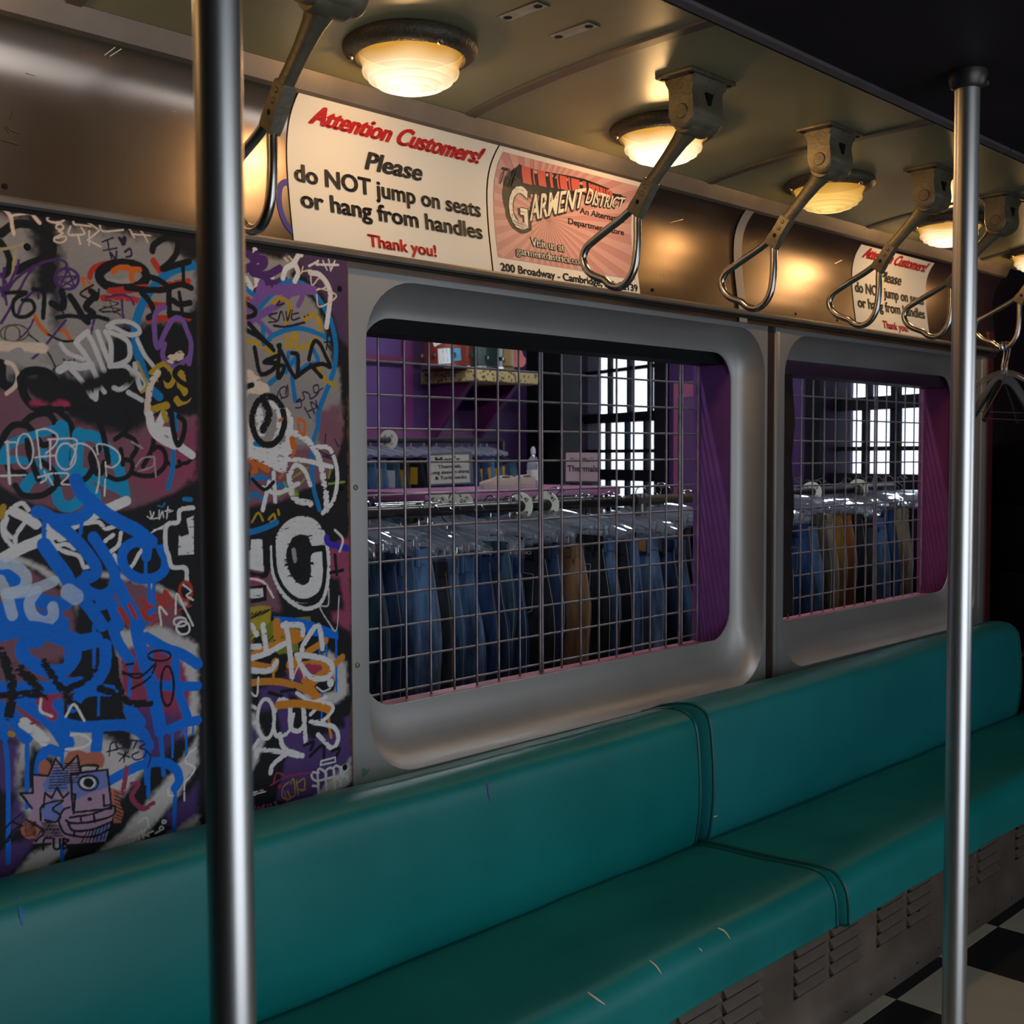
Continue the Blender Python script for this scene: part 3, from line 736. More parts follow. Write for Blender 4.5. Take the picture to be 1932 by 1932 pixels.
x = 1.935
for wbar, gap in ((.030, .006), (.005, .012), (.026, .014), (.010, .015), (.006, .004), (.026, .005), (.006, .004), (.030, .012), (.012, .010), (.008, .003), (.012, .004), (.013, .003), (.012, .003), (.006, .004), (.009, .003), (.012, .002)):
    s = max(0, (x-1.93)/.39); zt = 1.9835-.010*max(0, s-.55)*2.2; h = .034-.019*s; sk2 = .020-.004*s
    n = 3; P = [(x+wbar*i/n, zt) for i in range(n+1)]; Q = [(x+sk2+wbar*i/n, zt-h) for i in range(n+1)]
    band(cor, fc, P, Q); x += wbar+gap
put_text(blk, 'THE', 1.878, 1.938, 1.937, .036, on_cove(.0066), bold=.01, shear=.3)
put_text(blk, 'An Alternative', 2.158, 2.327, 1.911, .0145, fk, bold=.02)
put_text(blk, 'Department Store', 2.116, 2.327, 1.880, .0145, fk, bold=.02)
for mb, fn, bo in ((blk, fk, .085), (wht, fw, .02)):
    put_text(mb, 'Visit us at', 1.979, 2.093, 1.810, .0195, fn, bold=bo)
    put_text(mb, 'garmentdistrict.com', 1.925, 2.166, 1.784, .0175, fn, bold=bo)
put_text(blk, '200 Broadway - Cambridge, MA 02139', 1.870, 2.362, 1.740, .0185, fk, bold=.024)
blk.build('black_print', INKK, parent=ad); cor.build('coral_print', CORAL, parent=ad); wht.build('white_print', M('advert white', (.78, .74, .62), rough=.55), parent=ad)
# blue marker loop on the cove, half under the notice
b = MB(); pth = smooth_path([(p.x, 0, p.z) for p in (at(552, 345, 1.885), at(540, 343, 1.885), at(530, 352, 1.885), at(526, 378, 1.885), at(529, 405, 1.885), at(538, 428, 1.885), at(556, 447, 1.885))], 6)
vs = []; n = len(pth)
for i, p in enumerate(pth):
    a = pth[max(0, i-1)]; c = pth[min(n-1, i+1)]; t_ = (c-a).normalized(); s_ = Vector((-t_.z, 0, t_.x))*.0058
    for q in (p+s_, p-s_): vs.append((q.x, cove_y(q.z)-.0012, q.z))
b.add(vs, [(2*i, 2*i+1, 2*i+3, 2*i+2) for i in range(n-1)])
b.build('marker_loop', M('blue marker', (.04, .03, .30), rough=.5), parent=cv)

SCF = M('dark scuff', (.05, .03, .018), rough=.7); SCL = M('bright scratch', (.75, .60, .42), rough=.3, metal=1)
for mt, w_, pp in ((SCF, .0016, ((22, 225), (26, 216), (28, 208))), (SCF, .0018, ((12, 236), (22, 244), (40, 251))), (SCF, .0016, ((2, 264), (22, 268), (37, 274))), (SCF, .0012, ((10, 238), (18, 250))), (SCL, .0008, ((50, 138), (68, 143))), (SCL, .0006, ((186, 110), (200, 98))), (SCL, .0006, ((196, 112), (212, 101))), (SCL, .0006, ((286, 195), (308, 200))), (SCL, .0007, ((326, 209), (333, 211))),
                   (SCL, .0007, ((1266, 420), (1288, 414))), (SCL, .0008, ((1405, 466), (1432, 452))), (SCL, .0006, ((1575, 498), (1590, 490))), (SCF, .0016, ((226, 410), (228, 414)))):
    pts = [at(q[0], q[1], 1.886) for q in pp]
    decal(cv, mt, 'scratch', [(p_.x, cove_y(p_.z)-.0002, p_.z) for p_ in pts], w_, (0, -1, 0))

# ------------------------------------------------------------------ wire mesh grilles behind the windows
def grille(label, panels, zs, ztop, zbot, y=2.08, r=.0029):
    for (xs, lab) in panels:
        t = thing('wire_grille', label+lab, 'wire grille', ((xs[0]+xs[-1])/2, y, zbot), 'wire grilles in the car windows')
        for i, x in enumerate(xs):
            rr = r*1.25 if i in (0, len(xs)-1) else r
            MB().tube([(x, y-.0025, zbot), (x, y-.0025, ztop)], rr, 8, cap=False).build('vertical_wire', WIRE, parent=t, smooth=True)
        for z in zs:
            MB().tube([(xs[0]-.004, y+.003, z), (xs[-1]+.004, y+.003, z)], r*.95, 8, cap=False).build('horizontal_wire', WIRE, parent=t, smooth=True)
P_ = .0762
zs1 = [1.616-P_*k for k in range(0, 13)]
grille('square wire grille ', [([1.53]+[1.607+P_*k for k in range(0, 9)], 'at the left of the nearer window'), ([2.2255+P_*k for k in range(0, 8)]+[2.824], 'in the middle of the nearer window'), ([2.836, 2.915], 'narrow piece beside the purple jamb of the nearer window')], zs1, 1.64, .69)
zs2 = [1.599-P_*k for k in range(0, 13)]
grille('square wire grille ', [([3.36]+[3.435+P_*k for k in range(0, 8)]+[4.030], 'at the left of the farther window'), ([4.046]+[4.12+P_*k for k in range(0, 4)]+[4.42], 'at the right of the farther window beside the pole')], zs2, 1.62, .69)
# ------------------------------------------------------------------ the shop beyond the car
W0 = Vector((6.80, 6.11, 0)); WD = Vector((-.315, -.949, 0)); WN = Vector((-.949, .315, 0))     # angled street wall, running back towards the car
def wall_s(px):
    v = CF + CR*((px-966)/FPX)
    det = v.x*(-WD.y) - (-WD.x)*v.y
    t = (W0.x*(-WD.y) - (-WD.x)*W0.y)/det; s = (v.x*W0.y - v.y*W0.x)/det
    return s
def wp(s, n, z): return W0 + WD*s + WN*n + Vector((0, 0, z))
def wbox(mb, s0, s1, n0, n1, z0, z1, mi=0):
    vs = [wp(s, n, z) for z in (z0, z1) for (s, n) in ((s0, n0), (s1, n0), (s1, n1), (s0, n1))]
    mb.add(vs, [(0, 3, 2, 1), (4, 5, 6, 7), (0, 1, 5, 4), (1, 2, 6, 5), (2, 3, 7, 6), (3, 0, 4, 7)], mi); return mb
sf = MB().box((-1.6, 1.955, -.12), (8.2, 6.4, -.04)).build('floor', M('shop floor', (.05, .045, .05), rough=.6), origin=(3, 4, -.12)); tag(sf, kind='structure')
sc_ = MB().box((-1.6, 1.955, 2.9), (8.2, 6.4, 3.0)).build('ceiling', M('shop ceiling', (.10, .08, .10), rough=.8), origin=(3, 4, 2.9)); tag(sc_, kind='structure')
bw = MB().box((-1.6, 6.1, -.1), (7.2, 6.3, 2.95)).build('wall_back', PURPLEW, origin=(3, 6.2, -.1)); tag(bw, kind='structure'); bw['_o'] = (3, 6.2, -.1)
lw = MB().box((-1.66, 1.955, -.1), (-1.55, 6.3, 2.95)).build('wall_left', PURPLEW, origin=(-1.6, 4, -.1)); tag(lw, kind='structure')
fwall = MB().box((-1.6, 1.956, 2.10), (5.6, 2.06, 2.95)).box((4.6, 1.96, -.1), (5.6, 2.06, 2.2)).build('wall_front', DARK, origin=(3, 2.0, -.1)); tag(fwall, kind='structure')  # second box: added dark partition that blocks light past the car end
WIN = [(wall_s(1088), wall_s(1240)), (wall_s(1552), wall_s(1800))]
ZB, ZT = .72, 2.45
sw = MB(); S_ = [-.3, WIN[0][0], WIN[0][1], WIN[1][0], WIN[1][1], 5.2]
for i in range(0, 6, 2): wbox(sw, S_[i], S_[i+1], -.22, 0, -.1, 2.95)
for a, b_ in WIN: wbox(sw, a, b_, -.22, 0, -.1, ZB); wbox(sw, a, b_, -.22, 0, ZT, 2.95)
sw = sw.build('wall_street', PURPLEW, origin=(6.2, 4, -.1)); tag(sw, kind='structure'); sw['_o'] = (6.2, 4, -.1)
FRAME = M('black window frame', (.010, .010, .014), rough=.6, spec=.1, var=.2)
GLASS = M_clear('window glass', tint=(.97, .98, 1), glossy=.1, rough=.02, body=.01)
for wi, (a, b_) in enumerate(WIN):
    t = thing('window_%d' % (wi+3), None, None, tuple(wp((a+b_)/2, 0, ZB)), kind='structure')
    d = -.10
    m1 = MB(); wbox(m1, a-(.34 if wi == 0 else .12), a, -.2, .03, ZB-.05, ZT+.05); wbox(m1, b_, b_+.14, -.2, .03, ZB-.05, ZT+.05); wbox(m1, a-.06, b_+.06, -.2, .03, ZT, ZT+.06); wbox(m1, a-.06, b_+.06, -.2, .05, ZB-.06, ZB)
    m1.build('frame', FRAME, parent=t)
    m1 = MB(); wbox(m1, a, b_, d-.03, d+.03, 1.565, 1.635); m1.build('meeting_rail', FRAME, parent=t)
    m1 = MB(); wbox(m1, a, b_, d-.03, d+.05, 1.14, 1.22); m1.build('bottom_rail', FRAME, parent=t)
    if wi == 0: up, lo = (1130, 1166, 1204), (1126, 1162, 1197)
    else: up, lo = (1612, 1662, 1722), (1606, 1662, 1716)
    for pxs, z0, z1, th in ((up, 1.635, ZT, .011), (lo, 1.22, 1.565, .013), (lo, ZB, 1.14, .013)):
        for q in pxs:
            s = wall_s(q); k = th*(1.9 if (wi == 1 and q == 1662) else 1)
            m1 = MB(); wbox(m1, s-k, s+k, d-.02, d+.02, z0, z1); m1.build('muntin', FRAME, parent=t)
    for z in ((1.95 if wi == 0 else 2.0), 1.355, .93):
        m1 = MB(); wbox(m1, a, b_, d-.018, d+.018, z-.012, z+.012); m1.build('muntin', FRAME, parent=t)
    for z0, z1 in ((1.65, ZT), (1.18, 1.63), (ZB, 1.17)):
        m1 = MB(); wbox(m1, a, b_, d-.004, d+.000, z0, z1); m1.build('pane', GLASS, parent=t)
    L = bpy.data.lights.new('window portal', 'AREA'); L.shape = 'RECTANGLE'; L.size = b_-a; L.size_y = ZT-ZB; L.cycles.is_portal = True
    lo_ = bpy.data.objects.new('window portal', L); COL.objects.link(lo_); lo_.location = wp((a+b_)/2, -.23, (ZB+ZT)/2)
    lo_.rotation_euler = (WN).to_track_quat('-Z', 'Z').to_euler()
# black column by the window and painted trims on the street wall
m1 = MB(); p0 = at(1021, 700, 5.95); p1 = at(1056, 700, 5.95)
m1.box((p0.x, 5.75, -.1), (p1.x, 6.1, 2.95)); m1 = m1.build('trim_11', BLACK, origin=(p0.x, 5.9, -.1)); tag(m1, kind='structure')
s0, s1 = wall_s(1282), wall_s(1330)
m1 = MB(); wbox(m1, s0, s1, 0, .05, .9, 1.80); m1 = m1.build('trim_12', PINK, origin=tuple(wp(s0, 0, .9))); tag(m1, kind='structure')
m1 = MB(); wbox(m1, s0+.06, s1, .05, .06, .9, 1.70); m1 = m1.build('trim_13', M('mauve panel', (.16, .07, .19), rough=.6), origin=tuple(wp(s0, 0, .9))); tag(m1, kind='structure')
# trims on the purple back wall
def back_trim(n, px0, px1, py0, py1, Y, mat, th=.03):
    a = at(px0, py1, Y); b = at(px1, py0, Y)
    o = MB().box((a.x, Y, at((px0+px1)/2, py1, Y).z), (b.x, Y+th, at((px0+px1)/2, py0, Y).z)).build('trim_%d' % n, mat, origin=tuple(a)); tag(o, kind='structure')
back_trim(14, 763, 778, 560, 812, 6.07, MAGENTA); back_trim(15, 560, 905, 808, 828, 6.06, MAGENTA, .05); back_trim(16, 560, 862, 670, 679, 6.05, M('plum rail', (.12, .016, .06), rough=.5), .03)

# lights of the shop: unseen strip lamps, added to brighten the racks
for k, (x, y) in enumerate(((2.2, 2.38), (4.1, 2.38), (4.6, 4.9))):
    t = thing('strip_light', ['white strip light on the shop ceiling above the near rack', 'white strip light on the shop ceiling near the windows', 'white strip light on the shop ceiling above the far rack'][k], 'light', (x, y, 2.82), 'strip lights of the shop')
    MB().bbox((x-.6, y-.08, 2.84), (x+.6, y+.08, 2.895), r=.01).build('housing', M('white housing', (.7, .7, .7), rough=.4), parent=t)
    MB().tube([(x-.58, y, 2.82), (x+.58, y, 2.82)], .018, 10).build('lamp_tube', M('fluorescent tube', (.9, .9, .9), emit=(.85, .93, 1), es=110.0), parent=t)

# ------------------------------------------------------------------ clothes rack with jeans
PIPE = M('dark rack pipe', (.035, .028, .028), rough=.3, metal=.6); PIPEB = M('brown rack pipe', (.12, .08, .05), rough=.35, metal=.5); JOINT = M('pipe joint', (.30, .27, .25), rough=.3, metal=.9)
RY, RZ = 2.70, 1.157
rk = thing('clothes_rack', 'dark pipe clothes rack holding the long row of jeans behind the grilles', 'clothes rack', (3.4, RY, -.04))
MB().tube([(1.2, RY, RZ), (3.40, RY, RZ)], .019, 16).build('rail', PIPE, parent=rk, smooth=True)
MB().tube([(3.40, RY, RZ), (4.45, RY, RZ)], .019, 16).build('rail', PIPEB, parent=rk, smooth=True)
MB().tube([(4.45, RY, RZ), (5.42, RY, RZ+.01)], .019, 16).build('rail', PIPE, parent=rk, smooth=True)
for x in (1.22, 3.42, 5.05):
    MB().tube([(x-.035, RY, RZ), (x+.035, RY, RZ)], .026, 16).tube([(x, RY, RZ+.024), (x, RY, RZ-.07)], .025, 16).build('joint', JOINT, parent=rk, smooth=True)
    MB().tube([(x, RY, RZ-.06), (x, RY, -.04)], .019, 14).build('post', PIPE, parent=rk, smooth=True)
    MB().lathe([(.06, -.04), (.06, -.03), (.022, -.02)], 18, 'Z', (x, RY, 0)).build('foot', PIPE, parent=rk, smooth=True)
DISC = M('cream size disc', (.78, .74, .62), rough=.5)
def size_disc(x, y, z, num, label, r=.046):
    t = thing('size_divider', label, 'size divider', (x, y, z-r), 'round size dividers')
    MB().lathe([(.0195, .0012), (r-.001, .0012), (r, 0), (r-.001, -.0012), (.0195, -.0012), (.0195, .0012)], 32, 'X', (x, y, z)).build('disc', DISC, parent=t, smooth=True, angle=30)
    b = MB()
    for k in range(4):
        a = PI/4+k*PI/2; c, s = math.cos(a), math.sin(a)
        def fn(u, v, c=c, s=s): yy = -u; zz = v; return (x-.0022, y+(yy*c-zz*s), z+(yy*s+zz*c))
        put_text(b, num, -.008, .008, .026, .012, fn, bold=.02)
    b.build('numerals', INKK, parent=t)
    t.rotation_euler = (0, 0, .42)
    return t
size_disc(at(981, 955, RY).x, RY, RZ, '42', 'round cream size divider reading 42, left one of two close together')
size_disc(at(1031, 950, RY).x, RY, RZ, '41', 'round cream size divider right beside another one in the nearer window')
size_disc(at(1531, 920, RY).x, RY, RZ, '15', 'round cream size divider at the left of the farther window')
size_disc(at(1619, 914, RY).x, RY, RZ+.005, '16', 'round cream size divider seen in the middle of the farther window')

def M_denim(name, col, fade=.35):
    if name in MATS: return MATS[name]
    mt = M(name, col, rough=.85, spec=.15); t = mt.node_tree; b = t.nodes['Principled BSDF']
    tc = nd(t, 'ShaderNodeTexCoord', -1000); mp = nd(t, 'ShaderNodeMapping', -840); mp.inputs['Scale'].default_value = (8, 8, 1.6)
    n = nd(t, 'ShaderNodeTexNoise', -650); n.inputs['Scale'].default_value = 2.4; n.inputs['Detail'].default_value = 7; n.inputs['Roughness'].default_value = .62
    r = nd(t, 'ShaderNodeValToRGB', -450); r.color_ramp.elements[0].position = .38; r.color_ramp.elements[1].position = .68
    r.color_ramp.elements[0].color = (*[c*.45 for c in col], 1); r.color_ramp.elements[1].color = (*[min(1, c*(1+fade)+.02*fade) for c in col], 1)
    n2 = nd(t, 'ShaderNodeTexNoise', -650, -300); n2.inputs['Scale'].default_value = 160; n2.inputs['Detail'].default_value = 2
    bp = nd(t, 'ShaderNodeBump', -250, -300); bp.inputs['Strength'].default_value = .35; bp.inputs['Distance'].default_value = .003
    t.links.new(tc.outputs['Object'], mp.inputs[0]); t.links.new(mp.outputs[0], n.inputs['Vector']); t.links.new(n.outputs['Fac'], r.inputs[0]); t.links.new(r.outputs[0], b.inputs['Base Color'])
    t.links.new(tc.outputs['Object'], n2.inputs['Vector']); t.links.new(n2.outputs['Fac'], bp.inputs['Height']); t.links.new(bp.outputs[0], b.inputs['Normal'])
    return mt
DEN = {'mid': M_denim('mid blue denim', (.095, .165, .29), 1.1), 'blue': M_denim('blue denim', (.050, .10, .195), 1.0), 'teal': M_denim('dark teal denim', (.026, .060, .095), .8), 'navy': M_denim('navy denim', (.014, .028, .075), .5),
       'indigo': M_denim('indigo denim', (.011, .032, .10), .8), 'black': M_denim('black denim', (.008, .009, .013), .5), 'tan': M_denim('tan twill', (.24, .135, .068), .3), 'khaki': M_denim('khaki twill', (.27, .20, .14), .3),
       'mustard': M_denim('mustard twill', (.22, .11, .02), .3), 'rust': M_denim('rust twill', (.22, .07, .018), .3), 'brown': M_denim('brown twill', (.055, .032, .026), .3), 'grey': M_denim('charcoal denim', (.022, .024, .032), .5), 'olive': M_denim('olive twill', (.05, .045, .03), .4)}
CNAME = {'mid': 'faded mid blue jeans', 'blue': 'blue jeans', 'teal': 'dark teal jeans', 'navy': 'dark navy jeans', 'indigo': 'deep indigo jeans', 'black': 'black jeans', 'tan': 'brown canvas trousers', 'khaki': 'pale khaki trousers', 'mustard': 'mustard brown trousers', 'rust': 'rust orange trousers', 'brown': 'dark brown trousers', 'grey': 'charcoal jeans', 'olive': 'dark olive trousers'}
THREAD = M('pale thread', (.30, .30, .33), rough=.8); THREADG = M('gold thread', (.30, .18, .06), rough=.8); LEATHER = M('leather patch', (.30, .13, .035), rough=.6, var=.2, vscale=60); BRASS = M('brass button', (.45, .33, .14), rough=.3, metal=1)
TAG = M('yellow tag card', (.70, .36, .02), rough=.6); TAGW = M('white tag card', (.72, .70, .66), rough=.6)
def jeans(x, y, ztop, rot, kind, label, group, width=.40, seed=0, patch=False, pocket=True, tag_=None, detail=True, name='jeans', length=.95):
    t = thing(name, label, 'trousers', (x, y, ztop-length), group)
    rnd = random.Random(seed); m = Matrix.Rotation(rot, 4, 'Z')
    NL, NP = 15, 22; b = MB(); lv = []
    for i in range(NL+1):
        f = i/NL; z = -length*f
        hw = width/2*(1.0+.16*min(1, f/.22)-.12*max(0, (f-.25)/.75)); th = .013+.017*min(1, f/.25)
        ring = []
        for k in range(NP):
            a = 2*PI*k/NP; cx, cy = math.cos(a), math.sin(a)
            px_ = th*abs(cx)**.75*(1 if cx >= 0 else -1); py_ = hw*abs(cy)**.55*(1 if cy >= 0 else -1)
            fold = .007*math.sin(py_*26+seed*1.7+f*1.5)*min(1, f*3.2)+.012*mnoise.noise((py_*5+seed*3, f*3.0, seed))*min(1, f*4)
            ring.append(Vector((px_+fold, py_+.012*mnoise.noise((seed*2.3, f*4, 1)), z)))
        lv.append(ring)
    for R in lv: b.v += [m @ p + Vector((x, y, ztop)) for p in R]
    for i in range(NL):
        for k in range(NP):
            l = (k+1) % NP; b.f.append([i*NP+k, i*NP+l, (i+1)*NP+l, (i+1)*NP+k]); b.mi.append(0)
    b.f.append([NL*NP+k for k in range(NP)]); b.mi.append(0)
    b.build('legs', DEN[kind], parent=t, smooth=True, angle=80)
    tf = lambda p: m @ Vector(p) + Vector((x, y, ztop))
    # waistband: a stiff band standing a little proud
    b = MB(); W = []
    for z, e in ((.006, .003), (.006, .005), (-.036, .006), (-.037, .0035)):
        for k in range(NP):
            a = 2*PI*k/NP; cx, cy = math.cos(a), math.sin(a); th = .013+e; hw = width/2+e
            W.append(tf((th*abs(cx)**.75*(1 if cx >= 0 else -1), hw*abs(cy)**.55*(1 if cy >= 0 else -1), z+.004*math.sin(a*2+seed))))
    b.add(W, [(i*NP+k, i*NP+(k+1) % NP, (i+1)*NP+(k+1) % NP, (i+1)*NP+k) for i in range(3) for k in range(NP)])
    wbnd = b.build('waistband', DEN[kind], parent=t, smooth=True, angle=60)
    if detail:
        for yy in (-width*.44, -width*.18, width*.2):
            xx = -.024 if abs(yy) < width*.4 else -.018
            lb = MB().bbox((xx-.003, yy-.006, -.046), (xx+.002, yy+.006, .008), r=.002)
            lb.v = [tf(v) for v in lb.v]; lb.build('belt_loop', DEN[kind], parent=t)
        # stitched seam along the front edge and pocket mouth
        col = THREAD if rnd.random() < .7 else THREADG
        edge = [lv[i][16] for i in range(0, NL, 1)]
        b = MB(); off = Vector((-.0016, -.0016, 0)); vs = []
        for p in edge: vs += [tf(p+off+Vector((0, -.0008, 0))), tf(p+off+Vector((-.0006, .0012, 0)))]
        b.add(vs, [(2*i, 2*i+1, 2*i+3, 2*i+2) for i in range(len(edge)-1)]); b.build('seam', col, parent=t)
        if pocket:
            b = MB(); yy0 = -width*.46; P = []
            for (py_, z) in ((yy0+.012, -.085), (yy0+.125, -.075), (yy0+.125, -.20), (yy0+.07, -.235), (yy0+.012, -.205)):
                i = min(NL-1, int(-z/length*NL)); xx = min(lv[i], key=lambda p: abs(p.y-py_)+(9 if p.x > 0 else 0)).x
                P.append(Vector((xx-.006, py_, z)))
            b.add([tf(p) for p in P]+[tf(p+Vector((.003, 0, 0))) for p in P], [(0, 1, 2, 3, 4)]+[(k, (k+1) % 5, 5+(k+1) % 5, 5+k) for k in range(5)])
            pk = b.build('pocket', DEN[kind], parent=t)
            b = MB(); vs = []
            for k in range(5):
                p, q = P[k], P[(k+1) % 5]; d_ = (q-p).normalized(); nn = Vector((0, -d_.z, d_.y))*.0011; o_ = Vector((-.0012, 0, 0))
                c_ = (P[0]+P[2])/2; p = p+(c_-p)*.05; q = q+(c_-q)*.05
                b.add([tf(p+nn+o_), tf(p-nn+o_), tf(q-nn+o_), tf(q+nn+o_)], [(0, 1, 2, 3)])
            b.build('stitching', col, parent=pk)
    if patch:
        b = MB(); b.add([tf(q) for q in ((-.0225, -width*.42, .002), (-.0225, -width*.42+.055, .002), (-.0225, -width*.42+.055, -.040), (-.0225, -width*.42, -.040), (-.020, -width*.42, .002), (-.020, -width*.42+.055, .002), (-.020, -width*.42+.055, -.040), (-.020, -width*.42, -.040))], [(0, 1, 2, 3), (0, 4, 5, 1), (1, 5, 6, 2), (2, 6, 7, 3), (3, 7, 4, 0)])
        b.build('leather_patch', LEATHER, parent=t)
    if tag_:
        yy = -width*.53; b = MB(); b.add([tf(q) for q in ((-.050, yy, -.05), (-.050, yy+.055, -.05), (-.050, yy+.055, -.15), (-.050, yy, -.15), (-.048, yy, -.05), (-.048, yy+.055, -.05), (-.048, yy+.055, -.15), (-.048, yy, -.15))], [(0, 1, 2, 3), (7, 6, 5, 4), (0, 4, 5, 1), (1, 5, 6, 2), (2, 6, 7, 3), (3, 7, 4, 0)])
        b.build('price_tag', tag_, parent=t)
    return t
CLEAR = M_clear('clear plastic', glossy=.8, rough=.06, body=.20); HOOK = M('hook wire', (.62, .61, .60), rough=.25, metal=1); CLIPM = M('clip spring', (.25, .25, .26), rough=.3, metal=1)
def make_hanger():
    t = thing('clip_hanger', None, 'hanger', (0, 0, 0), 'clear clip hangers on the near rack')
    P = smooth_path([(0, -.185, -.012), (0, -.12, .004), (0, -.05, .014), (0, 0, .020), (0, .05, .014), (0, .12, .004), (0, .185, -.012)], 3)
    b = MB(); n = len(P); b.tube(P, [.008+.005*math.sin(PI*i/(n-1)) for i in range(n)], 10, flat=1.9); b.build('bar', CLEAR, parent=t, smooth=True)
    for s in (-1, 1):
        b = MB(); b.bbox((-.020, s*.155-.020, -.062), (-.008, s*.155+.020, -.004), r=.004).bbox((.008, s*.155-.020, -.062), (.020, s*.155+.020, -.004), r=.004)
        c = b.build('clip', CLEAR, parent=t, smooth=True)
        MB().tube([(-.021, s*.155-.008, -.020), (-.021, s*.155+.008, -.020), (.021, s*.155+.008, -.020), (.021, s*.155-.008, -.020)], .0028, 6, closed=True).build('spring', CLIPM, parent=c)
    hk = [(0, 0, .02), (0, 0, .055)]
    for k in range(10):
        a = -PI*.45+k*PI*1.35/9; hk.append((0, .024*math.cos(a+.0), .088+.024*math.sin(a)))
    MB().tube(smooth_path(hk, 3), .0024, 6).build('hook', HOOK, parent=t, smooth=True)
    return t
hang0 = make_hanger(); used = [False]
def place_hanger(x, z, rot, label, y=RY):
    h = hang0 if not used[0] else copy_tree(hang0); used[0] = True
    h.location = (x, y, z); h.rotation_euler = (random.uniform(-.06, .06), 0, rot); h['label'] = label
    return h
# front edges of the garments as they show through the grilles, from left to right
ROW = [(668, 'teal', 0, .0), (700, 'navy', 1, .02), (722, 'blue', 0, .01), (752, 'mid', 0, .02), (788, 'grey', 0, -.015), (812, 'blue', 0, -.01), (846, 'blue', 1, .0), (872, 'indigo', 0, -.015), (900, 'navy', 0, -.02), (918, 'teal', 0, .025), (946, 'indigo', 1, -.02), (985, 'black', 0, .012), (1022, 'navy', 0, .01), (1058, 'tan', 0, .006), (1092, 'black', 0, .02), (1124, 'blue', 1, .01), (1152, 'black', 0, .0), (1176, 'blue', 0, .0), (1204, 'mid', 1, .0), (1232, 'navy', 1, -.01), (1252, 'blue', 1, -.02), (1276, 'grey', 0, .02), (1300, 'black', 1, .02), (1322, 'navy', 0, .02), (1350, 'indigo', 0, 0), (1378, 'teal', 1, 0), (1400, 'blue', 0, 0), (1424, 'black', 0, 0), (1446, 'navy', 0, 0), (1470, 'teal', 0, 0),
       (1493, 'indigo', 0, .0), (1512, 'blue', 0, -.01), (1530, 'olive', 0, .03), (1545, 'khaki', 0, .045), (1561, 'mustard', 0, .035), (1586, 'rust', 0, .03), (1604, 'black', 0, .02), (1624, 'grey', 0, .01), (1645, 'blue', 0, .0), (1660, 'indigo', 0, .03), (1684, 'khaki', 0, .03), (1699, 'brown', 0, .03), (1716, 'black', 1, .03), (1738, 'black', 0, .03), (1758, 'navy', 0, .02)]
random.seed(21); cnt = {}
ORD = ['first', 'second', 'third', 'fourth', 'fifth', 'sixth', 'seventh', 'eighth', 'ninth', 'tenth', 'eleventh', 'twelfth']
for i, (q, kd, pt, dz) in enumerate(ROW):
    x = at(q, 1100, RY-.20).x+.06
    rot = math.radians(random.uniform(-4, 5)+(12 if kd in ('mid', 'tan', 'mustard') else 9))
    cnt[kd] = cnt.get(kd, 0)+1; k = cnt[kd]
    lab = '%s on the near rack, %s of its colour from left' % (CNAME[kd], ORD[k-1])
    zt = 1.030+dz+random.uniform(-.006, .006)
    j = jeans(x, RY, zt, rot, kd, lab, 'trousers on the near rack', width=random.uniform(.37, .44), seed=i*1.37, patch=bool(pt), pocket=(i % 3 != 1))
    place_hanger(x, zt+.045, rot+random.uniform(-.05, .05), 'clear clip hanger holding %s, %s of that colour from left' % (CNAME[kd], ORD[k-1]))
    if i == 11:      # printed waistband label
        b = MB(); mm = Matrix.Rotation(rot, 4, 'Z')
        put_text(b, 'CALVIN KLEIN JEANS', 0, .15, 0, .010, lambda u, v: mm @ Vector((-.0235, .10-.17+u*0-.10+u, -.025+v)) + Vector((x, RY, zt)), bold=.02)
        b.build('printed_label', M('label print', (.6, .6, .6), rough=.7), parent=j)
    if kd == 'mid' and k == 1:
        mm = Matrix.Rotation(rot, 4, 'Z')
        MB().lathe([(0, -.004), (.006, -.003), (.008, 0)], 12, 'X', mm @ Vector((-.045, -.175, -.16)) + Vector((x, RY, zt))).build('button', BRASS, parent=j, smooth=True)
    if i % 2 == 0:
        place_hanger(x+.035, zt+.052, rot+random.uniform(-.2, .25), 'empty clear hanger hooked beside %s, %s of that colour from left' % (CNAME[kd], ORD[k-1]))
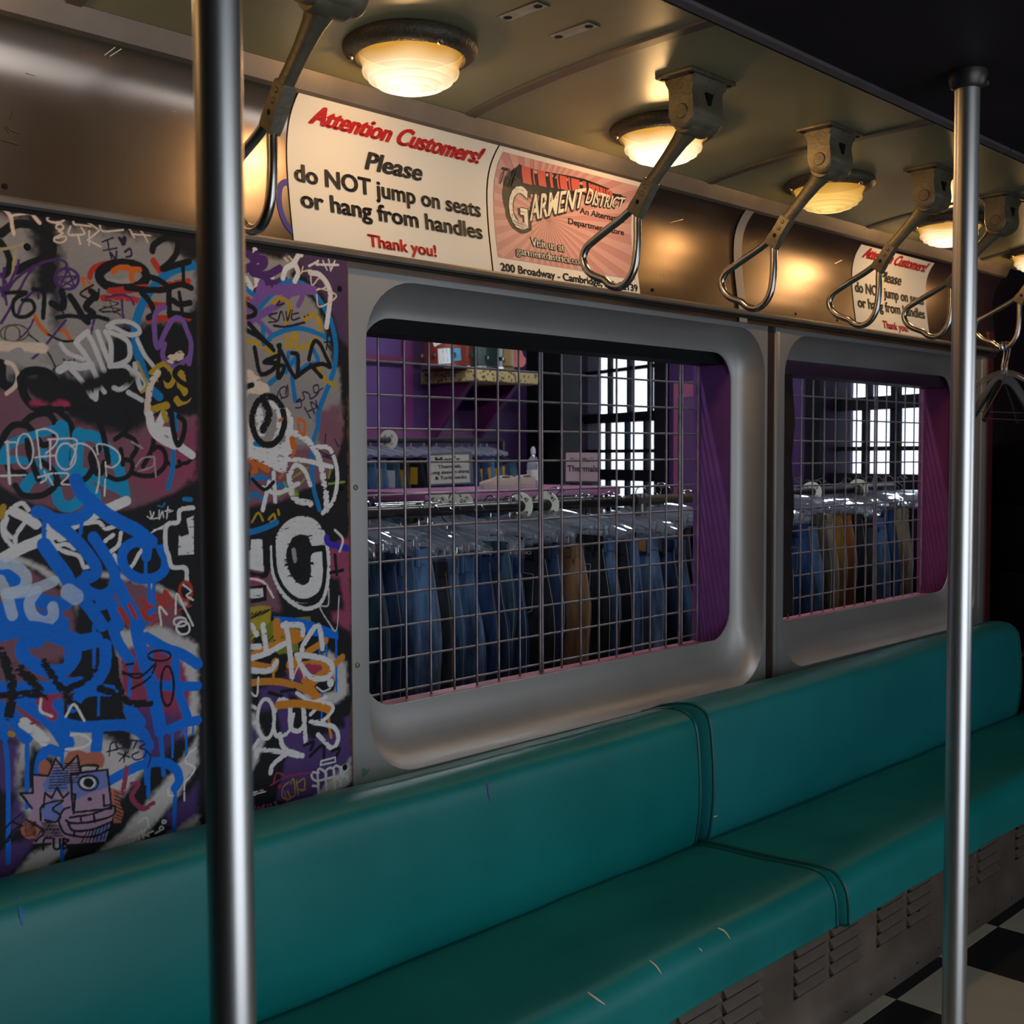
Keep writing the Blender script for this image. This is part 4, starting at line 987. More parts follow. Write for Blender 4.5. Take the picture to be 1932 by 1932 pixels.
# ------------------------------------------------------------------ far rack at the purple wall
FY = 5.35
rf = thing('clothes_rack', 'far wall rail with tagged jeans below the leopard shelf', 'clothes rack', (5, FY, -.04))
a = at(600, 829, FY); b_ = at(946, 833, FY)
MB().tube([(a.x, FY, a.z), (b_.x, FY, a.z)], .017, 12).build('rail', M('far rail', (.10, .09, .10), rough=.3, metal=.8), parent=rf, smooth=True)
MB().tube([(b_.x, FY, a.z), (b_.x, FY, -.04)], .017, 12).build('post', PIPE, parent=rf, smooth=True)
MB().tube([(a.x, FY, a.z), (a.x, FY, -.04)], .017, 12).build('post', PIPE, parent=rf, smooth=True)
size_disc(at(733, 829, FY).x, FY, a.z, '33', 'cream size divider on the far wall rail', r=.06)
for i, (q, kd, tg) in enumerate(((655, 'navy', 1), (680, 'blue', 0), (702, 'blue', 1), (726, 'teal', 2), (748, 'olive', 1), (776, 'black', 1), (803, 'black', 0), (828, 'navy', 0), (852, 'black', 0), (876, 'navy', 0), (900, 'navy', 1), (914, 'blue', 1), (924, 'teal', 1), (936, 'navy', 1), (948, 'teal', 0))):
    x = at(q, 900, FY-.2).x+.06; kk = cnt['f'+kd] = cnt.get('f'+kd, 0)+1
    lab = '%s on far rail, %s of its colour' % (('yellow-tagged ' if tg == 1 else 'white-tagged ' if tg == 2 else '')+CNAME[kd], ORD[kk-1])
    jeans(x, FY, 1.30+random.uniform(-.01, .01), math.radians(random.uniform(5, 25)), kd, lab, 'tagged trousers on the far rail', width=.40, seed=50+i*1.1, detail=False, tag_=(TAG if tg == 1 else TAGW if tg == 2 else None))
    hg = MB().tube([(x, FY-.18, 1.335), (x, FY, 1.375), (x, FY+.18, 1.335)], .014, 8).tube([(x, FY, 1.375), (x, FY, a.z)], .003, 5)
    hg = hg.build('clip_hanger', M_clear('far clear plastic', glossy=.4, body=.45), origin=(x, FY, 1.33), smooth=True); tag(hg, 'clear hanger on the far rail above %s, %s of that colour' % (CNAME[kd], ORD[kk-1]), 'hanger', 'clear hangers on the far rail')
# leopard shelf with drums
LEO = M('leopard print', (.42, .30, .12), rough=.7)
t_ = LEO.node_tree; bb = t_.nodes['Principled BSDF']; tc = nd(t_, 'ShaderNodeTexCoord', -800); vo = nd(t_, 'ShaderNodeTexVoronoi', -600); vo.inputs['Scale'].default_value = 38
rp = nd(t_, 'ShaderNodeValToRGB', -400); rp.color_ramp.elements[0].position = .22; rp.color_ramp.elements[1].position = .42; rp.color_ramp.elements[0].color = (.04, .015, .02, 1); rp.color_ramp.elements[1].color = (.55, .40, .16, 1)
t_.links.new(tc.outputs['Object'], vo.inputs['Vector']); t_.links.new(vo.outputs['Distance'], rp.inputs[0]); t_.links.new(rp.outputs[0], bb.inputs['Base Color'])
SY = 5.55; c0 = at(898, 698, SY); c1 = at(1024, 700, SY); z1 = at(960, 699, SY).z; z0 = at(960, 722, SY).z
shf = thing('wall_shelf', 'leopard print wall shelf carrying the drums', 'shelf', (c0.x, 6.1, z0))
MB().bbox((c0.x, SY, z0), (c1.x, 6.1, z1), r=.006).build('board', LEO, parent=shf)
for x in (c0.x+.06, c1.x-.15):
    MB().prism([(6.1, z0), (SY+.12, z0), (6.1, z0-.42)], x, x+.04).build('bracket', MAGENTA, parent=shf)
def drum(px, Y, r, h, mat, label, sticker=False):
    p = at(px, 699, Y); x = p.x; t = thing('drum', label, 'drum', (x, Y, z1), 'drums on the leopard shelf')
    MB().lathe([(0, z1+.001), (r, z1+.001), (r, z1+h), (0, z1+h)], 36, 'Z', (x, Y, 0)).build('shell', mat, parent=t, smooth=True, angle=30)
    for zz in (z1+.012, z1+h-.012): MB().lathe([(r+.002, zz-.010), (r+.008, zz-.010), (r+.008, zz+.010), (r+.002, zz+.010)], 36, 'Z', (x, Y, 0)).build('hoop', CHROME2, parent=t, smooth=True, angle=30)
    for k in range(8):
        a = 2*PI*k/8+.3
        for zz in (z1+h*.25, z1+h*.75): MB().lathe([(0, zz-.016), (.012, zz-.010), (.012, zz+.010), (0, zz+.016)], 8, 'Z', (x+(r+.008)*math.cos(a), Y+(r+.008)*math.sin(a), 0)).build('lug', CHROME2, parent=t, smooth=True)
    if sticker:
        def cyl(a0, zc, tilt): 
            return lambda u, v: (x+(r+.003)*math.cos(a0+(u*math.cos(tilt)-v*math.sin(tilt))/r), Y+(r+.003)*math.sin(a0+(u*math.cos(tilt)-v*math.sin(tilt))/r), zc+u*math.sin(tilt)+v*math.cos(tilt))
        def patch(fn, w, h_, n=6): 
            mb = MB(); mb.add([fn(-w/2+w*i/n, s*h_/2) for i in range(n+1) for s in (-1, 1)], [(2*i, 2*i+1, 2*i+3, 2*i+2) for i in range(n)]); return mb
        f1 = cyl(-2.35, z1+h*.62, .42); patch(f1, .22, .085).build('white_sticker', M('sticker white', (.7, .68, .66), rough=.5), parent=t)
        def f1b(u, v): q = f1(u, v); return (x+(q[0]-x)*1.01, Y+(q[1]-Y)*1.01, q[2])
        b = MB(); put_text(b, 'COW 138', -.095, .095, -.025, .05, f1b, bold=.03); b.build('red_print', INKR, parent=t)
        BL = M('sticker blue', (.06, .25, .38), rough=.5)
        patch(cyl(-2.25, z1+h*.86, .2), .16, .09).build('blue_sticker', BL, parent=t); patch(cyl(-2.2, z1+h*.24, .1), .14, .08).build('blue_sticker', BL, parent=t)
        patch(cyl(-2.45, z1+h*.22, .05), .08, .10).build('white_sticker', MATS['sticker white'], parent=t)
    return t
drum(845, 5.80, .17, .36, M('red brown shell', (.17, .025, .012), rough=.35), 'red drum with stickers at the left end of the leopard shelf', True)
drum(905, 5.72, .16, .30, M('dark green shell', (.010, .022, .018), rough=.25), 'dark green drum with chrome lugs in the middle of the leopard shelf')
p = at(948, 699, 5.70)
cn = thing('canister', 'short tan canister beside the green drum', 'canister', (p.x, 5.70, z1))
MB().lathe([(0, z1+.001), (.075, z1+.001), (.080, z1+.01), (.080, z1+.20), (.070, z1+.22), (0, z1+.22)], 28, 'Z', (p.x, 5.70, 0)).build('body', M('tan canister', (.30, .18, .06), rough=.5), parent=cn, smooth=True, angle=40)
for zz in (z1+.03, z1+.18): MB().lathe([(.081, zz-.008), (.085, zz), (.081, zz+.008)], 28, 'Z', (p.x, 5.70, 0)).build('band', CHROME2, parent=cn, smooth=True)
p = at(975, 699, 5.66)
gt = thing('toy_guitar', 'coral pink toy guitar leaning at the right end of the leopard shelf', 'guitar', (p.x, 5.66, z1))
b = MB(); out = []
for k in range(40):
    a = 2*PI*k/40; rr = .075*(1+.25*math.cos(2*a))*(1.12 if math.sin(a) < 0 else .85); out.append((rr*math.cos(a)*.95, .13+1.35*rr*math.sin(a)))
vs = []
for dy in (-.022, .022): vs += [(p.x+u, 5.66+dy+(v*.25), z1+v-.005) for u, v in out]
b.add(vs, [tuple(range(40))[::-1], tuple(range(40, 80))]+[(k, (k+1) % 40, 40+(k+1) % 40, 40+k) for k in range(40)])
b.build('body', M('coral plastic', (.62, .15, .14), rough=.35), parent=gt, smooth=True, angle=40)
b = MB(); b.bbox((p.x-.012, 5.70, z1+.18), (p.x+.012, 5.73, z1+.48), r=.004, seg=1)
for v in b.v: v.x += (v.z-z1-.18)*.42
b.build('neck', M('pale grey plastic', (.45, .46, .50), rough=.4), parent=gt)
# pink display table with sign, shoes and bottle
TY = 4.2; ta = at(802, 928, TY-.15); tb = at(1150, 930, TY-.15); tz = at(900, 926, TY-.15).z
dt = thing('display_table', 'pink topped display table behind the near rack', 'table', ((ta.x+tb.x)/2, TY, -.04))
MB().bbox((ta.x, TY-.15, tz-.05), (tb.x+.1, TY+.45, tz), r=.012).build('top', M('pink table top', (.38, .13, .27), rough=.45), parent=dt, smooth=True)
for x in (ta.x+.06, tb.x-.02):
    for y in (TY-.08, TY+.38): MB().bbox((x-.025, y-.025, -.04), (x+.025, y+.025, tz-.05), r=.004).build('leg', M('table leg', (.10, .05, .06), rough=.5), parent=dt)
def sign(pc, w, h, Y, lines, label, tilt, frame):
    c = at(pc[0], pc[1], Y); t = thing('sign', label, 'sign', (c.x, Y, c.z-h/2), 'printed shop signs')
    d = Vector((math.cos(YAW-.15), -math.sin(YAW-.15), 0)); nrm = Vector((-d.y, d.x, 0))*-1   # turned towards the car
    ct, st_ = math.cos(tilt), math.sin(tilt)
    F = lambda u, v, o=0: c + d*(u*ct-v*st_) + Vector((0, 0, u*st_+v*ct)) + nrm*o
    def slab(mb, u0, u1, v0, v1, o0, o1):
        vs = [F(u, v, o) for o in (o0, o1) for (u, v) in ((u0, v0), (u1, v0), (u1, v1), (u0, v1))]
        mb.add(vs, [(0, 3, 2, 1), (4, 5, 6, 7), (0, 1, 5, 4), (1, 2, 6, 5), (2, 3, 7, 6), (3, 0, 4, 7)])
    m1 = MB(); slab(m1, -w/2, w/2, -h/2, h/2, 0, .006); m1.build('card', M('sign card '+label[:9], (.55, .52, .45) if frame else (.50, .36, .38), rough=.5), parent=t)
    if frame:
        m1 = MB(); e = .008
        for q in ((-w/2-e, -w/2, -h/2-e, h/2+e), (w/2, w/2+e*1.6, -h/2-e, h/2+e), (-w/2, w/2, h/2, h/2+e), (-w/2, w/2, -h/2-e, -h/2)): slab(m1, *q, -.002, .012)
        m1.build('frame', M('sign frame', (.10, .10, .11), rough=.3, metal=.6), parent=t)
    for k, (txt, u0, u1, v0, cap, mt) in enumerate(lines):
        m1 = MB(); put_text(m1, txt, u0*w, u1*w, v0*h, cap*h, lambda u, v: F(u, v, .0075), bold=.02); m1.build('lettering', mt, parent=t)
    return t
GRN = M('green ink', (.06, .13, .05), rough=.6)
depth_px = lambda Y, px, py: (at(px, py, Y)-CAM).dot(CF)/FPX
k1 = depth_px(TY, 848, 884)
sign((848, 884), 78*k1, 55*k1, TY, [("Men's", -.34, .26, .22, .20, GRN), ('Thermals,', -.28, .30, .02, .12, INKK), ('Long sleeve t-shirts', -.47, .47, -.17, .12, INKK), ('& Turtlenecks', -.36, .40, -.36, .12, INKK)], "framed cream men's thermals and turtlenecks sign on the pink table", .04, True)
k2 = depth_px(4.35, 1098, 880)
sign((1098, 881), 62*k2, 54*k2, 4.35, [("New Men's", -.36, .36, .18, .16, INKK), ('Thermals', -.46, .48, -.16, .22, INKK)], "pinkish men's thermals card sign in front of the shop window", -.01, False)
sp_ = thing('sign_stand', 'thin stand under the card sign by the shop window', 'stand', tuple(at(1098, 905, 4.36)))
q = at(1098, 908, 4.36); MB().tube([(q.x, 4.37, tz-.0), (q.x, 4.37, q.z+.03)], .006, 8).build('rod', PIPE, parent=sp_)
MB().bbox((q.x-.05, 4.33, tz), (q.x+.05, 4.41, tz+.012), r=.003).build('base', PIPE, parent=sp_)
CANV = M('cream canvas', (.50, .38, .32), rough=.8); SOLE = M('shoe sole', (.42, .34, .30), rough=.6)
def shoe(px, Y, lab, flip):
    p = at(px, 925, Y); t = thing('canvas_shoe', lab, 'shoe', (p.x, Y, tz), 'canvas shoes on the pink table')
    dd = Vector((math.cos(YAW), -math.sin(YAW), 0)); nn = Vector((-dd.y, dd.x, 0))
    prof = [(u*.66, w*.66, h*.66) for u, w, h in ((-.135, .045, .060), (-.11, .055, .075), (-.06, .06, .080), (0, .062, .075), (.05, .066, .052), (.10, .06, .038), (.135, .035, .025))]
    b = MB(); n = 10
    for u, w, h in prof:
        for k in range(n):
            a = PI*k/(n-1); b.v.append(p*1+dd*(u*flip)+nn*(w*.62*math.cos(a))+Vector((0, 0, -p.z+tz+.018+h*math.sin(a)**.8)))
    for i in range(len(prof)-1):
        for k in range(n-1): b.f.append([i*n+k, i*n+k+1, (i+1)*n+k+1, (i+1)*n+k]); b.mi.append(0)
    b.build('upper', CANV, parent=t, smooth=True, angle=70)
    b = MB(); o = []
    for u, w, h in prof: o.append((u, w*.66))
    ring = o+[(u, -w) for u, w in o[::-1]]; vs = []
    for zz in (0.001, .022): vs += [p+dd*(u*flip)+nn*w+Vector((0, 0, -p.z+tz+zz)) for u, w in ring]
    m_ = len(ring); b.add(vs, [tuple(range(m_))[::-1], tuple(range(m_, 2*m_))]+[(k, (k+1) % m_, m_+(k+1) % m_, m_+k) for k in range(m_)]); b.build('sole', SOLE, parent=t)
    b = MB()
    for k in range(4): b.tube([p+dd*((.0+.012*k)*flip)+nn*s*.018+Vector((0, 0, -p.z+tz+.066-.007*k)) for s in (-1, 0, 1)], .003, 5)
    b.build('laces', TAGW, parent=t)
    MB().lathe([(0, tz+.066), (.020, tz+.067), (.026, tz+.062)], 14, 'Z', (p.x-dd.x*.045*flip, p.y-dd.y*.045*flip, 0)).build('opening', M('shoe lining', (.10, .06, .05), rough=.9), parent=t)
shoe(938, TY-.03, 'left cream canvas shoe on the pink table', -1); shoe(978, TY+.02, 'right cream canvas shoe on the pink table beside the bottle', -1)
p = at(1006, 924, TY)
bt = thing('spray_bottle', 'clear plastic bottle standing on the pink table by the black column', 'bottle', (p.x, TY, tz))
MB().lathe([(0, tz+.001), (.030, tz+.001), (.033, tz+.02), (.033, tz+.12), (.024, tz+.15), (.012, tz+.165), (.011, tz+.18)], 24, 'Z', (p.x, TY, 0)).build('body', M_clear('bottle plastic', glossy=.6, body=.45), parent=bt, smooth=True)
MB().lathe([(.0335, tz+.04), (.0338, tz+.09), (.0335, tz+.095)], 24, 'Z', (p.x, TY, 0)).build('label', TAGW, parent=bt, smooth=True)
MB().lathe([(.013, tz+.178), (.013, tz+.20), (.006, tz+.215), (0, tz+.215)], 16, 'Z', (p.x, TY, 0)).build('cap', M('bottle cap', (.6, .62, .65), rough=.4), parent=bt, smooth=True)
# middle rail with three size dividers
MY = 3.55; a = at(815, 952, MY); b_ = at(1000, 945, MY)
rm = thing('clothes_rack', 'short chrome rail with three size dividers behind the near rack', 'clothes rack', (a.x, MY, -.04))
MB().tube([(a.x-.3, MY, a.z), (b_.x+.4, MY, a.z)], .016, 12).build('rail', CHROME2, parent=rm, smooth=True)
for x in (a.x-.28, b_.x+.38): MB().tube([(x, MY, a.z), (x, MY, -.04)], .016, 12).build('post', PIPE, parent=rm, smooth=True)
for k, q in enumerate((826, 846, 872)): size_disc(at(q, 950, MY).x, MY, a.z, ('36', '34', '32')[k], ('left', 'middle', 'right')[k]+' one of three size dividers on the chrome rail behind the near rack', r=.05)

# ------------------------------------------------------------------ right end of the car
HX, HY, HZ = 4.05, 1.613, ceil_z(1.415)-.396
GREYP = M('grey hanger plastic', (.10, .10, .105), rough=.4); PINKW = M('coated wire', (.18, .08, .09), rough=.4, metal=.3)
def coat_hanger(label, mat, rot, drop, half, sag, r, flat, shift=0.0, wire=False, dz=0.0):
    t = thing('coat_hanger', label, 'hanger', (HX, HY, HZ-drop), 'hangers hooked on the strap loop')
    d = Vector((math.cos(rot), -math.sin(rot), 0)); c = Vector((HX, HY+shift, HZ))
    hk = []
    for k in range(9):
        a = PI*.05+PI*1.25*k/8; hk.append(c+d*(.016*math.cos(a))+Vector((0, 0, .004+.016*math.sin(a))))
    hk = hk[::-1]; hk += []
    stem = [c+d*.016+Vector((0, 0, .004)), c+d*.012+Vector((0, 0, -.03)), c+Vector((0, 0, -.06+dz)), c+Vector((0, 0, -drop))]
    MB().tube(smooth_path(hk+stem, 2), .0018, 6).build('hook', HOOK, parent=t, smooth=True)
    e = c+Vector((0, 0, -drop))
    if wire:
        P = [e, e+d*half+Vector((0, 0, -sag)), e-d*half+Vector((0, 0, -sag)), e]
        Q = []
        for a_, b__ in zip(P, P[1:]): Q += [a_+(b__-a_)*k/8 for k in range(8)]
        MB().tube(Q, r, 6, closed=True).build('wire_triangle', mat, parent=t, smooth=True)
    else:
        A = smooth_path([e-d*half+Vector((0, 0, -sag)), e-d*half*.6+Vector((0, 0, -sag*.45)), e-d*half*.2+Vector((0, 0, -sag*.06)), e+d*half*.2+Vector((0, 0, -sag*.06)), e+d*half*.6+Vector((0, 0, -sag*.45)), e+d*half+Vector((0, 0, -sag))], 4)
        MB().tube(A, r, 10, flat=flat).build('shoulder_bar', mat, parent=t, smooth=True)
    return t
coat_hanger('broad grey plastic coat hanger on the strap loop right of the pole', GREYP, .25, .105, .16, .125, .009, 1.9)
coat_hanger('black plastic coat hanger hooked on the same strap loop', M('black hanger plastic', (.012, .012, .013), rough=.25), -.05, .11, .17, .14, .007, 1.6, shift=.006)
coat_hanger('clear plastic hanger with slanted bar on the strap loop', CLEAR, .5, .085, .15, .06, .007, 1.5, shift=-.006)
coat_hanger('dark red coated wire hanger on the strap loop', PINKW, .15, .10, .20, .12, .0018, None, wire=True, shift=.010)
coat_hanger('second thin wire hanger on the strap loop, tilted lower', PINKW, .0, .095, .20, .15, .0018, None, wire=True, shift=-.010)
hb = MB().tube([(4.30, 1.70, .585), (4.34, 1.66, .588), (4.42, 1.65, .588), (4.68, 1.65, .588)], .0125, 14).build('seat_rail', CHROME2, origin=(4.4, 1.66, .58), smooth=True); tag(hb, 'short chrome rail at the end of the farther backrest', 'rail')
p = at(1930, 1250, 1.80)
rp_ = MB().bbox((p.x, 1.80, .0), (p.x+.06, 1.86, .82), r=.006).build('red_post', M('red post paint', (.22, .008, .012), rough=.4), origin=(p.x, 1.83, 0)); tag(rp_, 'dark red post at the right photo edge beyond the bench', 'post')
CASEM = M('black case', (.003, .003, .003), rough=.5, spec=.1)
for k, (q0, q1, z0_, z1_) in enumerate(((1858, 1890, 0, .55), (1856, 1886, .551, .85), (1860, 1884, .851, 1.12), (1858, 1888, 1.121, 1.36))):
    a = at(q0, 900, 2.3) if False else Vector((4.75, 1.80, 0)); 
    bx_ = MB().bbox((4.70+.03*k, 1.66, z0_+.001), (5.20, 1.94, z1_), r=.01)
    t = thing('storage_case', ['lowest', 'second', 'third', 'topmost'][k]+' black storage case in the dark stack beyond the bench', 'case', (4.95, 1.80, z0_), 'dark stack of cases')
    bx_.build('body', CASEM, parent=t, smooth=True, angle=30)
    MB().bbox((4.80, 1.652, z0_+(z1_-z0_)*.55), (4.92, 1.662, z0_+(z1_-z0_)*.55+.03), r=.003).build('latch', TRIMM, parent=t)
